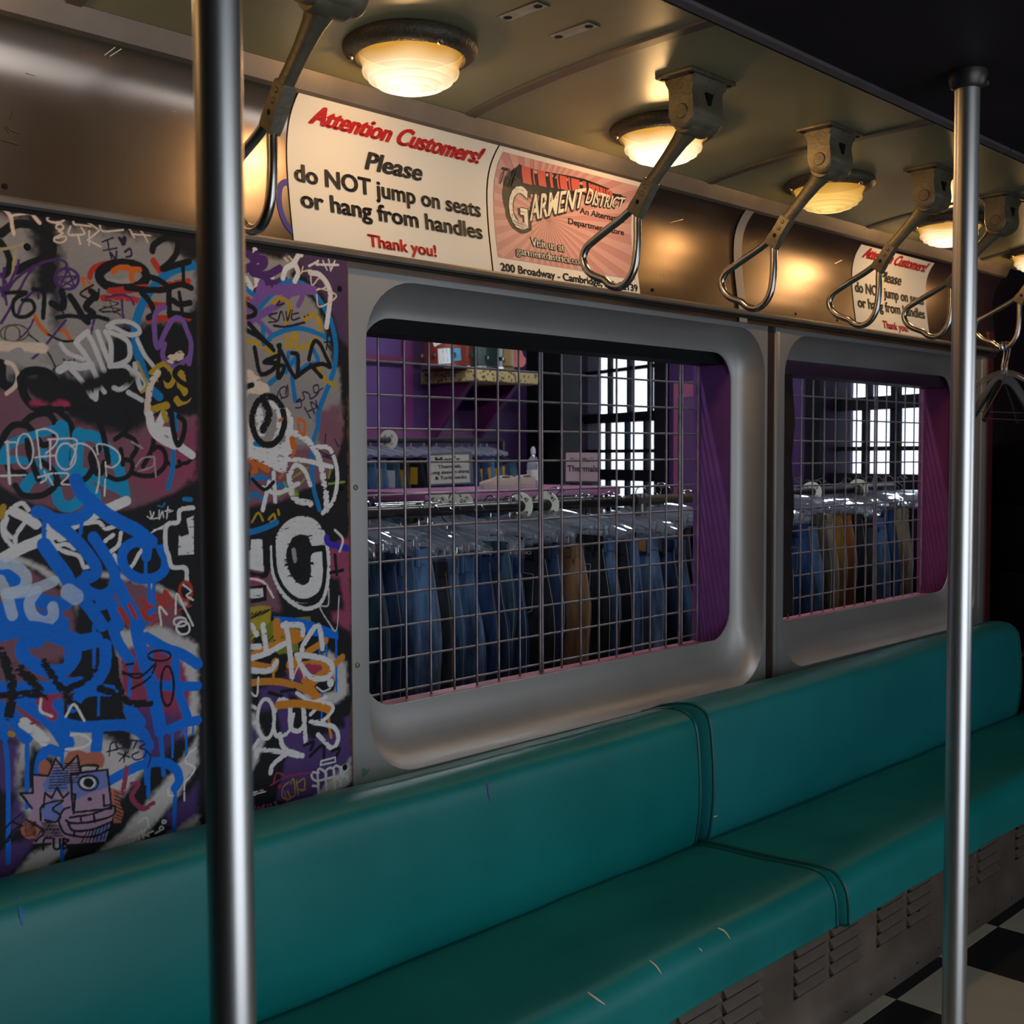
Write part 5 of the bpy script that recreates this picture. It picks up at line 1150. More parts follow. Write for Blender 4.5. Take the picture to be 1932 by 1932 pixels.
# ------------------------------------------------------------------ the graffiti panel
# Paint on the plywood, layer over layer, in millimetres of the panel (x, height): s = stroke, c = closed stroke, f = filled shape;
# then colour, width in tenths of a millimetre, softness of the spray edge, dryness of the brush.
import numpy as np
GRAF = """
fG,0,90,0:743,1723 1103,1731 1101,1609 1063,1532 976,1472 855,1440 735,1431
sD,408,140,0:822,1735 830,1686 831,1618 826,1550
sD,306,120,0:759,1722 861,1720 1092,1720
sD,408,120,0:1061,1725 1094,1693
fg,0,90,0:739,1576 836,1585 839,1517 803,1463 736,1456
fD,0,120,0:944,1550 1100,1572 1096,1383 974,1381 853,1388 837,1435 919,1469
sD,612,140,0:793,1429 854,1427 918,1416
fM,0,50,0:735,1431 785,1437 836,1409 917,1389 1097,1398 1090,1298 1052,1257 971,1236 859,1233 798,1251 732,1290
fm,0,160,0:993,1345 1096,1383 1090,1289 1021,1258 972,1286
sD,408,100,0:881,1406 955,1390 975,1395
fD,0,50,0:732,1286 798,1247 859,1230 971,1232 1094,1279 1091,1123 921,1135 830,1150 729,1174
fM,0,60,0:729,1161 795,1144 856,1091 873,1045 853,995 791,985 725,1011
sw,71,40,0:729,1171 778,1160 830,1130 865,1091 875,1045 861,998 835,962
fD,0,60,0:874,1116 935,1125 933,1021 881,991 863,1038
fM,0,60,0:926,1121 998,1102 1048,1074 1063,1025 1006,1017 934,1053
sw,71,40,0:916,1128 969,1116 1028,1090 1069,1063
fM,0,80,0:725,1003 835,988 870,939 833,874 771,868 722,893
fR2,0,80,0:757,956 835,953 842,899 789,890
fw,0,60,0:933,1030 1017,1030 1091,989 1092,878 1085,792 1041,705 959,667 883,667 942,763 963,833 946,937
fm2,0,50,0:942,997 1006,999 1062,959 1076,899 1065,834 1022,804 973,859 945,928
fV,0,140,0:969,897 1055,864 1064,815 1001,770 975,831
fD,0,80,0:843,934 907,934 939,865 914,824 877,849 833,883
fV,0,80,0:722,885 771,868 796,811 768,730 717,708
fw,0,80,0:772,885 869,877 929,839 977,793 932,747 838,714 785,726 761,801
fD,0,100,0:789,864 840,820 813,772 761,792
fD,0,80,0:941,745 1043,819 1088,830 1086,714 1009,636 910,624 864,663
fw,0,60,0:836,625 940,681 1042,771 1088,820 1087,772 1041,714 959,648 900,617
fV,0,80,0:1020,690 1086,734 1085,656 1040,657
fw,0,80,0:959,630 1085,676 1084,637 978,597
fV,0,60,0:717,708 793,706 758,663 715,631
fw,0,60,0:745,645 784,682 847,694 837,669 783,639
fD,0,80,0:720,809 761,783 742,702 717,691
fG,0,60,0:1178,1703 1293,1707 1378,1635 1415,1514 1420,1389 1387,1326 1171,1327
fP2,0,60,0:1294,1732 1444,1725 1442,1537 1416,1556 1366,1634
fD,0,60,0:1178,1727 1318,1728 1281,1696 1178,1703
sD,224,60,0:1317,1670 1378,1615 1412,1514
fM,0,80,0:1172,1336 1362,1347 1420,1399 1423,1326 1372,1222 1170,1224
fM,0,100,0:1356,1408 1420,1431 1419,1336 1361,1336
fD,0,50,0:1170,1229 1274,1241 1386,1284 1426,1368 1442,1358 1439,1113 1168,1112
fm,0,60,0:1371,1139 1439,1167 1437,964 1395,1000 1370,1066
fD,0,60,0:1358,1088 1409,1084 1421,1019 1357,1015
fM,0,80,0:1168,1132 1260,1105 1270,1023 1166,1034
fD,0,50,0:1167,1053 1307,1020 1437,974 1435,867 1163,867
fw,0,60,0:1305,917 1381,938 1423,912 1426,847 1367,814 1304,855
fm2,0,50,0:1281,915 1355,921 1393,884 1354,858 1292,867
fD,0,40,0:1342,891 1401,877 1393,857 1354,858
fV,0,80,0:1221,888 1305,906 1329,872 1256,842 1209,849
fD,0,60,0:1181,894 1221,878 1208,799 1174,815
fw,0,50,0:1180,854 1209,844 1231,785 1195,721 1160,708 1161,738 1213,788
fV,0,50,0:1163,847 1197,831 1217,798 1190,752 1161,728
fV,0,50,0:1256,852 1304,855 1354,795 1435,803 1433,662 1351,637 1253,669 1278,746
fD,0,50,0:1286,868 1406,829 1421,783 1341,771 1291,805
fw,0,60,0:1252,648 1339,655 1433,716 1433,668 1364,629 1276,624
fD,0,60,0:1161,718 1230,745 1253,669 1228,613 1159,619
fD,0,60,0:1301,632 1433,662 1432,576 1205,608
sK,106,0,0:759,1676 779,1692 800,1696 819,1693 833,1683 841,1668 840,1657 823,1643 800,1632 782,1621
sK,84,0,0:757,1663 767,1650 772,1634 768,1618 761,1610
sY2,38,0,0:775,1601 777,1626 781,1652
sY2,38,0,0:757,1651 774,1656 792,1663
sP,38,0,0:756,1592 762,1581 782,1609 818,1635 848,1646 863,1642 863,1633
sP,38,0,0:786,1637 782,1623 766,1590 759,1579
sP,38,0,0:763,1622 761,1600 765,1566
sP,38,0,0:756,1536 776,1570 796,1610 810,1629
sP,38,0,0:756,1613 766,1597 762,1576
sP,38,0,0:847,1589 854,1565 857,1560
sP,38,0,0:816,1581 815,1591 804,1587 790,1570 782,1550
cP,42,0,0:884,1619 880,1608 870,1601 857,1600 848,1605 844,1614 848,1625 858,1632 870,1633 880,1628
sP,27,0,0:851,1600 866,1632
sP,27,0,0:866,1632 877,1604
sP,27,0,0:877,1604 844,1617
sP,27,0,0:844,1617 884,1623
sP,27,0,0:884,1623 851,1600
sP,25,0,0:753,1505 771,1504 797,1527 810,1551
sR,72,0,2:910,1637 920,1645 943,1652
sR,72,0,2:903,1623 906,1633 912,1641
sg,106,0,0:938,1618 958,1618 974,1623
cK,131,0,0:1005,1636 997,1622 975,1612 949,1610 928,1615 920,1627 928,1640 949,1650 976,1653 997,1648
sO,80,0,3:945,1637 958,1645 976,1644 978,1626
sO,80,0,3:978,1644 992,1645
sR,93,0,3:926,1591 957,1596 987,1593
sR,93,0,3:938,1603 998,1615 1039,1623 1086,1635
sR,93,0,3:1008,1587 1039,1588
sR,93,0,3:1007,1562 1038,1566 1085,1571
sR,93,0,3:1019,1663 1029,1650 1036,1643
sO,34,0,0:909,1609 890,1622 897,1598
sL,122,0,0:1096,1664 1061,1653 1040,1640 1019,1620 1004,1600 991,1575 984,1550 982,1527 987,1500 997,1470 1005,1448 1025,1430
sK,84,0,0:968,1612 1018,1613 1048,1618
sK,84,0,0:996,1607 1012,1590 1018,1573 1007,1565
sK,84,0,0:1013,1635 1029,1631 1046,1619 1047,1587 1048,1572
sK,84,0,0:1048,1621 1071,1628 1091,1624
sK,84,0,0:1054,1599 1068,1593 1088,1598
sK,84,0,0:1047,1576 1090,1575
sK,55,0,0:1075,1663 1076,1632
sK,55,0,0:1067,1614 1072,1582
sK,89,0,0:855,1595 858,1581 854,1568 838,1574
sK,89,0,0:869,1588 880,1573 891,1555 898,1549
sK,89,0,0:905,1600 911,1593 895,1574 908,1564 898,1556
sK,30,0,0:919,1605 914,1586 890,1591 888,1597 909,1611
sK,55,0,0:846,1552 870,1557 891,1555 914,1559 933,1556
sK,55,0,0:808,1594 825,1591 823,1550
sK,17,0,0:930,1588 953,1584 918,1570 949,1569 957,1564
sK,17,0,0:926,1577 957,1574 924,1567
sK,17,0,0:938,1585 945,1567
sK,46,0,0:764,1584 797,1588 777,1574 777,1551 794,1549 809,1561 805,1575 790,1575
sK,25,0,0:801,1520 820,1506 832,1491 841,1473
sK,25,0,0:835,1466 867,1484
sO,51,0,0:810,1551 817,1537 831,1524
sO,51,0,0:850,1533 860,1530 868,1518
sK,34,0,0:831,1524 853,1515 875,1516
co,21,0,0:799,1524 794,1516 783,1510 769,1509 758,1513 754,1520 758,1528 770,1534 784,1535 795,1531
co,19,0,0:785,1520 782,1511 776,1505 769,1505 763,1510 761,1518 763,1527 769,1533 777,1533 783,1529
sP,34,0,3:861,1549 846,1531 829,1510 811,1489 796,1476 805,1472
sP,34,0,3:901,1520 908,1550 910,1553
sP,34,0,3:856,1485 863,1467 870,1459 874,1490
sP,34,0,3:930,1592 954,1599 973,1597 981,1585
sP,34,0,3:959,1591 961,1561 966,1545
sv,72,0,0:1039,1586 1024,1578 1018,1554 1023,1515 1038,1541 1053,1565 1070,1568 1080,1550 1089,1525 1084,1490
sv,72,0,0:1037,1522 1033,1502 1043,1486 1062,1485 1084,1501
sc,127,20,0:753,1500 779,1501 822,1501
sg,106,0,0:774,1489 784,1493 791,1478 805,1475 830,1469
sh,68,0,0:877,1513 893,1494 908,1466 911,1452 909,1422
sh,68,0,0:896,1532 907,1513 925,1470
sh,68,0,0:915,1534 922,1514 935,1482
sh,68,0,0:929,1535 938,1515 937,1482
sh,68,0,0:859,1478 885,1452 907,1424 912,1459
sh,68,0,0:936,1535 956,1529 970,1519 971,1495 955,1483 935,1478
sh,68,0,0:937,1478 963,1480 975,1469 972,1454 954,1440 942,1442
sh,68,0,0:981,1484 983,1466 992,1440 1001,1453 983,1470
sh,68,0,0:879,1517 890,1527 898,1533
sh,68,0,0:968,1435 992,1423
sh,97,0,0:848,1467 867,1477 882,1474 902,1478
sh,59,0,0:851,1510 863,1496 889,1487
sh,59,0,0:933,1544 947,1553 970,1555 988,1547 989,1537 970,1533 948,1542 933,1544
sh,59,0,0:986,1526 998,1502 1016,1481
sh,59,0,0:911,1452 925,1434
sD,169,60,0:888,1440 935,1458 970,1458
sY,72,0,3:1011,1471 1032,1487 1045,1480 1055,1465 1042,1449 1019,1464
sY,148,0,3:1066,1477 1070,1447 1078,1431 1061,1423
sY,42,0,0:985,1488 997,1463 1003,1448 992,1436
sY,106,0,3:1014,1407 1039,1415
sK,72,0,2:1079,1478 1066,1483 1055,1471 1066,1458 1083,1449 1085,1436 1072,1427 1061,1441
sK,72,0,2:1026,1464 1036,1438 1056,1411
sc,93,0,3:1002,1401 1004,1425 1011,1454 1024,1471
sc,127,0,4:1067,1504 1049,1496
sK,127,0,0:754,1472 755,1445 764,1437
sc,51,0,0:762,1426 776,1439 780,1456 772,1472 763,1475
sK,110,0,0:785,1450 788,1429 798,1412 814,1402 836,1404 850,1406
sK,110,0,0:785,1450 794,1461 810,1465 828,1462 840,1452
sK,110,0,0:850,1406 876,1409 891,1403
sR2,84,30,4:803,1412 825,1414 858,1412
sD,190,50,0:811,1433 831,1423
sc,46,0,0:762,1716 769,1712 775,1703 777,1689 779,1678
sc,46,0,0:808,1717 814,1708 821,1701
sc,30,0,0:773,1705 789,1710 808,1714
cc,30,0,0:862,1713 859,1709 852,1706 843,1705 836,1706 833,1709 836,1713 843,1716 852,1717 859,1716
cc,27,0,0:860,1700 859,1697 856,1695 852,1695 849,1696 848,1698 849,1701 852,1703 856,1704 859,1702
sc,25,0,0:852,1692 859,1690 853,1685 846,1681 845,1675 856,1674 864,1680 862,1685 849,1680
sc,25,0,0:878,1717 878,1707 891,1707 907,1707
sc,25,0,0:896,1717 908,1710 920,1703 918,1699 901,1684
sc,25,0,0:872,1702 868,1689 883,1690 896,1694 890,1703
sc,25,0,0:884,1690 888,1676
sc,25,0,0:904,1699 903,1675
sc,25,0,0:901,1684 923,1676
sc,25,0,0:923,1718 927,1702 964,1709
sc,25,0,0:973,1717 984,1699
sc,25,0,0:975,1712 988,1718 1000,1708 1009,1694
sc,25,0,0:980,1704 1014,1706
sN,23,0,0:926,1684 945,1693
sN,23,0,0:936,1687 938,1672
sN,23,0,0:928,1670 952,1677
fN,0,0,0:962,1681 953,1695 957,1698 961,1695 966,1700 970,1698 968,1684
sN,30,0,0:942,1659 940,1668 950,1659 951,1671
sN,30,0,0:966,1672 976,1679 978,1668 969,1664
sK,89,0,0:1017,1680 1020,1690 1037,1703 1054,1707 1066,1700 1062,1680 1049,1663 1036,1651 1061,1661 1087,1670
sK,84,0,0:751,1337 755,1357 771,1376 792,1376 801,1367
sK,84,0,0:788,1380 803,1392 825,1396 837,1386 840,1372 836,1363
sK,84,0,0:843,1402 861,1386 868,1368 871,1343 863,1325
sK,84,0,0:753,1343 759,1317 767,1301 783,1301 788,1297
sl,106,0,0:759,1320 756,1334 772,1350 802,1360 835,1370 849,1373
sl,180,0,0:850,1375 851,1343 848,1303
sl,180,0,0:879,1363 874,1325 872,1296
sl,95,0,0:749,1320 775,1322 801,1316 816,1320 819,1334
sl,148,0,0:784,1271 797,1290 819,1297 831,1291
sl,148,0,0:836,1280 843,1253 854,1244 869,1247 880,1258
sl,148,0,0:883,1361 904,1360 923,1345 942,1321 953,1287 958,1261
sl,127,0,0:887,1299 912,1288 950,1269
sl,127,0,0:892,1279 905,1266 907,1251
sK,80,0,0:793,1352 796,1329 803,1308 809,1290
sK,80,0,0:811,1353 818,1345 825,1346
sK,80,0,0:815,1318 833,1304 840,1289 833,1275 818,1265 800,1262 782,1266 772,1280
sK,80,0,0:840,1282 870,1285 889,1290 902,1308 907,1328 913,1339
sK,80,0,0:913,1341 901,1332 899,1319 908,1299 916,1299 922,1316
sK,80,0,0:914,1384 921,1363 926,1338 929,1317
sK,68,0,0:965,1399 969,1388 963,1371 942,1355
sK,68,0,0:958,1364 976,1355 981,1340 972,1325
sK,68,0,0:952,1338 955,1313
sK,68,0,0:958,1321 971,1317 971,1302 961,1291 943,1287 927,1293
sK,68,0,0:971,1298 995,1292 1018,1296 1035,1313 1032,1336 1017,1343 1013,1338
sK,68,0,0:1015,1366 1009,1338 992,1309
sK,51,0,0:1040,1315 1050,1307 1065,1311 1061,1318 1063,1313 1076,1314 1085,1320
sW,23,0,0:758,1349 774,1349
sW,23,0,0:748,1296 789,1297
sW,23,0,0:808,1368 811,1338 814,1307
sW,23,0,0:808,1368 824,1371 842,1361 838,1345 823,1332
sW,23,0,0:827,1354 871,1355 873,1338 863,1312
sW,23,0,0:805,1325 836,1328
sW,23,0,0:830,1352 829,1305
sW,23,0,0:864,1343 882,1348 901,1338 912,1312 912,1288 907,1266
sW,23,0,0:911,1330 910,1346 928,1345 946,1334 950,1319 937,1308 924,1310
sW,23,0,0:924,1317 925,1293
sW,23,0,0:923,1288 921,1260
sW,23,0,0:809,1293 833,1299
sW,23,0,0:819,1303 822,1290 813,1284
sW,23,0,0:824,1297 833,1280
sW,23,0,0:837,1299 855,1299 859,1294 847,1282 862,1280 881,1278 890,1272
sW,38,0,0:761,1350 762,1318 763,1284
cW,21,0,0:802,1336 799,1319 792,1309 784,1309 777,1319 775,1336 778,1352 785,1362 793,1362 799,1352
cW,21,0,0:873,1327 869,1314 860,1306 850,1306 842,1314 839,1327 843,1339 851,1347 861,1347 870,1339
sg,25,0,3:979,1309 992,1323 1013,1324 1010,1309 983,1300
sg,25,0,3:1013,1326 1016,1290
sg,25,0,3:972,1351 992,1340
sW,137,0,1:861,1211 891,1224 930,1239 960,1250
sW,127,0,1:768,1240 790,1227 804,1217
sW,127,0,1:820,1216 835,1209 857,1199 844,1194
sW,148,0,1:752,1167 780,1180 816,1193 846,1205
sW,55,0,3:777,1178 761,1188 751,1206 752,1228 764,1243 782,1252 792,1241
sW,55,0,3:771,1182 770,1199 781,1215 788,1223
sW,55,0,3:757,1228 753,1211 763,1198
sW,55,0,3:829,1186 838,1176 856,1168 874,1161 882,1142
sW,55,0,3:838,1180 852,1182 867,1174
sW,55,0,3:889,1215 910,1216 922,1205 947,1209
sW,55,0,3:921,1184 935,1193
sW,55,0,3:949,1196 944,1175 930,1165
sW,55,0,3:936,1159 948,1141 966,1136 980,1156 987,1165
sW,55,0,3:882,1142 909,1144
sB,190,0,0:872,1287 879,1270 894,1254 920,1232 949,1214 979,1198 1005,1178
sB,63,0,0:1005,1178 1016,1168
sB,169,0,0:894,1254 893,1237 876,1225 853,1222 831,1225 817,1234 806,1237
sB,169,0,0:835,1219 860,1198 882,1173 899,1150 904,1133 893,1125 887,1127
sB,59,0,0:817,1229 816,1188
sB,194,0,0:816,1183 833,1157 851,1130 860,1107 858,1093 843,1084 814,1090 787,1105 770,1108
sB,158,0,0:900,1191 915,1168 930,1143 937,1120 931,1101 911,1092 888,1101 877,1119
sB,144,0,0:995,1152 997,1169 979,1179 958,1171 950,1153 958,1131 979,1116 1006,1114 1027,1124 1032,1145 1024,1163
sB,49,0,0:994,1152 993,1117
sB,49,0,0:999,1107 999,1077 1000,1038
sB,49,0,0:1009,1106 1007,1072 1007,1045
sB,49,0,0:880,1219 878,1199
sB,49,0,0:842,1091 841,1058
sB,169,0,0:943,1108 953,1085 966,1062 982,1034
sB,169,0,0:858,1108 880,1087 897,1065 912,1041
sB,169,0,0:911,1077 927,1078 936,1060 942,1038
sB,169,0,0:745,1152 755,1141 770,1126 774,1122
sB,169,0,0:743,1082 764,1094 792,1097
sB,232,0,0:743,1068 769,1073 795,1065 822,1057 842,1049
sb,144,0,0:745,1157 762,1156 779,1144 786,1130 779,1114 754,1109
sb,144,0,0:744,1131 754,1106 762,1074
sb,144,0,0:754,1109 787,1110 814,1117 831,1123
sb,144,0,0:802,1109 790,1092 795,1070 813,1058 828,1065 828,1081
sb,222,0,0:855,1103 867,1094
sW,19,0,0:998,1222 1006,1218 1004,1231
sW,19,0,0:1011,1229 1008,1218 1019,1219
sW,19,0,0:1021,1232 1021,1217 1027,1230 1029,1219
sW,19,0,0:1032,1230 1042,1232
sW,19,0,0:1038,1238 1035,1217
sW,19,0,0:1040,1228 1047,1230
sL,25,0,0:1019,1240 1027,1238 1032,1244
sL,63,0,0:1070,1250 1083,1249
fW,0,0,3:1074,1215 1088,1220 1087,1151 1056,1151 1058,1186 1078,1187
sW,63,0,2:1087,1234 1061,1231 1057,1210 1035,1205 1032,1170 1038,1151 1044,1131 1070,1127 1072,1103
sW,21,0,0:1006,1194 1042,1210
sW,21,0,0:1010,1198 1027,1200
sL,76,0,0:1054,1399 1056,1373
sL,76,0,0:1050,1344 1048,1305 1039,1270
sW,118,0,1:1006,1398 1011,1372 1030,1355 1053,1345
sW,118,0,1:1033,1399 1020,1370 1041,1370 1059,1347 1087,1328
sY,84,0,0:1033,1401 1037,1390
sK,76,0,0:1048,1401 1051,1372 1059,1346 1070,1363 1073,1386 1062,1396
sR,55,0,0:944,1066 960,1036
sR,55,0,0:962,1072 976,1042
sR,55,0,0:985,1078 995,1067 986,1053 1003,1042 1007,1049
sR,55,0,0:991,1062 1003,1065
sR,55,0,0:1016,1083 1028,1054 1029,1089 1047,1060
cR,46,0,0:1081,1085 1079,1075 1073,1070 1065,1070 1060,1077 1057,1087 1060,1096 1066,1102 1073,1101 1079,1095
sR,21,0,0:1002,1032 1041,1049 1080,1059
sW,32,0,0:1049,1047 1052,1083 1067,1055 1083,1023
sW,32,0,0:1021,1030 1018,1063 1032,1048
cW,30,0,0:1070,1031 1068,1026 1061,1024 1053,1025 1047,1029 1045,1033 1047,1038 1054,1040 1062,1039 1068,1036
sW,30,0,3:1065,1098 1080,1085 1071,1078 1084,1069
sY,76,0,0:749,1232 752,1247
sB,228,0,0:742,1047 774,1050 816,1041 849,1026 871,1017 899,1018
sB,58,0,0:791,1054 790,1035
sB,177,0,0:803,1027 781,1028 777,1009 793,992 815,978 843,974 862,990 864,1011 858,1027
sB,177,0,0:917,1007 917,978 909,959 893,945 861,946 830,959
sB,51,0,0:849,1013 848,985
sB,51,0,0:898,1043 896,958
sB,51,0,0:962,974 959,915
sB,51,0,0:1002,1009 1001,944
sB,152,0,0:930,1039 941,1007 962,974
sB,190,0,0:973,1035 980,1000 991,959 1003,916 1012,868 1016,844
sB,157,0,0:992,1012 1027,989 1060,974 1091,952
sB,66,0,0:1015,839 1018,806 1020,765
sB,182,0,0:740,959 782,953 825,949 870,949
sB,182,0,0:739,929 760,909 772,886 780,874
sB,182,0,0:958,890 977,864
sB,56,0,0:781,871 778,760
sB,56,0,0:745,880 749,822 746,677
sB,56,0,0:838,857 834,650
sB,56,0,0:993,817 990,734
sB,56,0,0:986,812 987,756
sB,56,0,0:1042,735 1038,646
sB,152,0,0:739,904 746,884
sB,208,0,0:771,941 798,916 824,890 841,863 847,851
sB,157,0,0:833,919 835,892 868,876 914,870 952,864 981,845 993,820
sB,157,0,0:858,911 874,930 899,933 930,927
sB,167,0,0:901,868 897,833
sB,137,0,0:919,774 951,784 985,791 1020,787 1045,768 1050,748 1042,737
sB,137,0,0:831,840 814,848 803,835 798,810
sB,137,0,0:1010,926 1048,918 1090,912
sB,137,0,0:1047,963 1048,923 1061,883 1071,853
sB,137,0,0:1034,843 1063,850 1089,850
sB,41,0,0:1039,837 1038,793
sB,41,0,0:1057,844 1057,831
sB,41,0,0:1066,842 1065,785
sB,41,0,0:1080,840 1079,828
sB,41,0,0:904,926 902,890
sB,41,0,0:803,932 800,915
sB,41,0,0:941,1034 941,1009
sK,132,0,4:741,1018 753,989 759,956 753,914
sK,132,0,4:772,986 793,962 809,931
sK,101,0,4:811,992 830,959 847,934 860,915 878,903
sK,101,0,4:740,948 782,944 809,938
sK,101,0,4:847,941 879,952 898,969
sK,101,0,4:933,980 935,948 944,924
sK,101,0,4:906,935 939,918 963,901 997,896
cK,35,0,3:1038,974 1034,969 1023,967 1010,969 999,973 995,979 999,984 1010,986 1023,985 1034,980
cK,41,0,3:1043,919 1040,899 1034,887 1026,888 1020,902 1018,923 1021,943 1027,955 1035,954 1041,940
sK,35,0,3:947,958 976,943 1009,964
sK,35,0,3:963,926 996,940 1009,961
sK,35,0,3:947,954 983,949
sK,35,0,3:954,969 967,969
sR2,127,0,0:805,928 824,901 807,919
sW,41,0,2:846,897 860,915 877,885
sW,41,0,2:845,842 872,840 888,848 872,862 854,865
sW,41,0,2:805,932 804,913 822,901
sW,139,0,4:776,898 793,882 810,862
sN,23,0,0:920,817 923,837 935,839
sN,23,0,0:917,825 935,826
sN,23,0,0:949,837 955,824 961,837
sN,23,0,0:959,837 983,831
sN,23,0,0:971,835 964,821
sN,23,0,0:986,826 976,821 988,814 983,803 968,801 961,810 973,814
sN,23,0,0:988,814 996,801 990,783
cN,23,0,0:947,833 945,828 942,826 937,827 934,830 932,835 934,840 938,842 942,841 946,838
sN,25,0,0:936,819 957,808
sN,25,0,0:949,820 946,801
sN,25,0,0:938,805 954,818
fq,0,0,0:787,812 813,807 824,829 840,813 862,826 869,802 915,796 923,730 928,722 910,672 855,681 786,699 804,717 777,739 786,754 769,783 786,782
fk,0,0,0:820,816 818,810 814,806 808,806 803,808 799,814 798,821 800,827 804,831 809,832 814,829 818,823
fk,0,0,0:840,823 849,837 865,838 881,830 906,827 912,814 908,799 871,809 862,826 842,812
fk,0,0,0:919,763 940,752 935,737 944,714 939,697 925,700 925,727
fk,0,0,0:798,718 796,711 790,706 782,706 775,710 769,717 767,726 770,733 775,738 783,738 791,734 796,727
fx,0,10,0:854,792 889,796 915,791 917,763 886,761 856,754
fx,0,10,0:804,793 826,815 848,806 848,771 808,777
fx,0,10,0:801,755 825,767 842,743 826,727 805,732
fx,0,10,0:887,695 920,701 910,674 891,676
fW,0,0,0:895,776 893,771 887,768 881,768 874,771 869,776 867,782 869,786 874,789 881,789 888,787 893,782
fK,0,0,0:892,776 890,773 887,770 882,770 878,772 874,776 873,780 875,784 878,787 883,787 887,785 890,781
cK,30,0,0:899,775 896,768 887,765 876,768 868,774 865,782 868,789 877,791 888,789 896,783
fK,0,0,0:888,750 888,748 886,747 884,747 881,748 880,750 879,752 880,753 881,754 884,754 886,753 888,751
sK,33,0,0:852,799 883,797 916,794
sK,33,0,0:916,794 919,761 922,726
sK,33,0,0:922,726 888,730 855,734
sK,33,0,0:855,734 853,766 852,799
sK,33,0,0:869,800 871,809 898,805 897,798
sK,33,0,0:853,766 859,763
sK,33,0,0:859,763 855,732
sK,33,0,0:908,752 909,733
sK,33,0,0:909,733 921,733
sK,33,0,0:849,727 888,724 925,730
sK,33,0,0:842,724 851,717 887,711 925,714 928,729
sK,33,0,0:846,716 855,703 887,698 922,703
sK,33,0,0:867,722 869,713
sK,33,0,0:890,722 892,710
sK,33,0,0:855,701 859,693 891,685 920,692
sK,33,0,0:829,727 838,742 849,744
sK,33,0,0:829,727 837,705 855,694
sK,33,0,0:805,754 808,777
sK,33,0,0:808,777 819,766
sK,33,0,0:819,766 828,782
sK,33,0,0:828,782 838,762
sK,33,0,0:838,762 848,769
sK,33,0,0:800,733 803,757 838,758 820,748 833,734 824,725 807,732
sK,33,0,0:785,812 814,804
sK,33,0,0:814,804 827,830
sK,33,0,0:827,830 840,810
sK,33,0,0:840,810 864,828
sK,33,0,0:864,828 868,803
sK,33,0,0:788,812 788,781
sK,33,0,0:788,781 768,785
sK,33,0,0:768,785 786,756
sK,33,0,0:777,739 804,715 791,701
sK,33,0,0:803,684 805,701 817,700
sK,33,0,0:804,693 815,691
sK,33,0,0:821,698 821,682 830,680 831,695
sK,33,0,0:836,678 837,694
sK,33,0,0:837,694 846,689 838,686 847,678 836,678
sK,15,0,0:820,821 837,818
sK,15,0,0:842,819 867,815
sK,15,0,0:819,816 838,813
sK,15,0,0:842,815 867,811
sK,15,0,0:818,811 839,808
sK,15,0,0:842,811 867,807
sK,15,0,0:817,807 840,803
sK,15,0,0:842,807 866,803
sK,15,0,0:817,802 841,798
sK,15,0,0:842,803 866,799
sK,15,0,0:816,797 841,793
sK,15,0,0:841,799 866,795
sK,15,0,0:815,793 842,788
sK,15,0,0:841,795 866,791
sK,15,0,0:814,788 843,783
sK,15,0,0:841,791 866,787
sK,15,0,0:814,784 844,778
sK,15,0,0:841,787 866,783
sK,15,0,0:868,680 878,697
sK,15,0,0:802,728 824,724
sK,15,0,0:928,754 943,744
sK,13,0,0:774,735 792,732
sK,15,0,0:875,679 884,698
sK,15,0,0:802,725 826,720
sK,15,0,0:928,748 942,738
sK,13,0,0:774,732 791,729
sK,15,0,0:881,678 890,698
sK,15,0,0:802,722 828,717
sK,15,0,0:928,741 942,732
sK,13,0,0:774,729 791,726
sK,15,0,0:888,678 896,699
sK,15,0,0:802,719 829,713
sK,15,0,0:928,735 942,725
sK,13,0,0:774,726 791,723
sK,15,0,0:894,677 902,699
sK,15,0,0:802,716 831,710
sK,15,0,0:928,729 942,719
sK,13,0,0:774,723 791,720
sK,15,0,0:901,676 908,699
sK,15,0,0:802,713 833,706
sK,15,0,0:928,722 942,712
sK,13,0,0:774,720 791,717
sK,15,0,0:907,676 914,700
sK,15,0,0:802,710 834,703
sK,15,0,0:927,716 942,706
sK,13,0,0:774,717 791,714
sK,15,0,0:914,675 920,700
sK,15,0,0:802,707 836,699
sK,15,0,0:927,710 942,700
sK,13,0,0:774,714 791,711
sW,25,0,0:960,660 968,672 972,659
sW,25,0,0:958,669 978,672
sW,25,0,0:975,675 980,660
sW,25,0,0:985,677 978,669 990,662
sW,25,0,0:971,690 986,696 990,678
sW,25,0,0:988,667 998,669
sW,25,0,0:1002,664 1010,666
sW,25,0,0:952,671 954,668
cW,23,0,0:1018,669 1017,668 1015,667 1013,667 1011,669 1010,671 1011,673 1013,674 1015,673 1017,671
cW,23,0,0:1023,680 1022,678 1020,678 1018,678 1016,680 1016,682 1016,683 1018,684 1020,683 1022,682
sW,28,0,3:1085,801 1069,792 1064,778 1082,765 1071,750 1061,741 1060,710
sW,28,0,3:1028,738 1029,726 1038,723
sm2,71,0,3:951,791 943,747
sm2,71,0,3:960,761 972,757 959,738 979,713 999,718
sK,25,0,0:734,725 753,742 768,751
sK,25,0,0:734,702 755,726 768,732
sK,25,0,0:734,714 746,711 753,727
sK,25,0,0:753,742 770,731
cW,33,0,0:1076,1019 1074,1012 1067,1009 1059,1010 1053,1015 1050,1022 1053,1028 1060,1032 1068,1031 1074,1026
sY,66,0,0:754,885 758,882
sW,83,0,3:1197,1662 1220,1630
sW,83,0,3:1224,1707 1227,1639
sW,59,0,3:1261,1671 1262,1634
sP,118,0,0:1185,1696 1211,1697 1221,1681 1197,1667 1186,1663
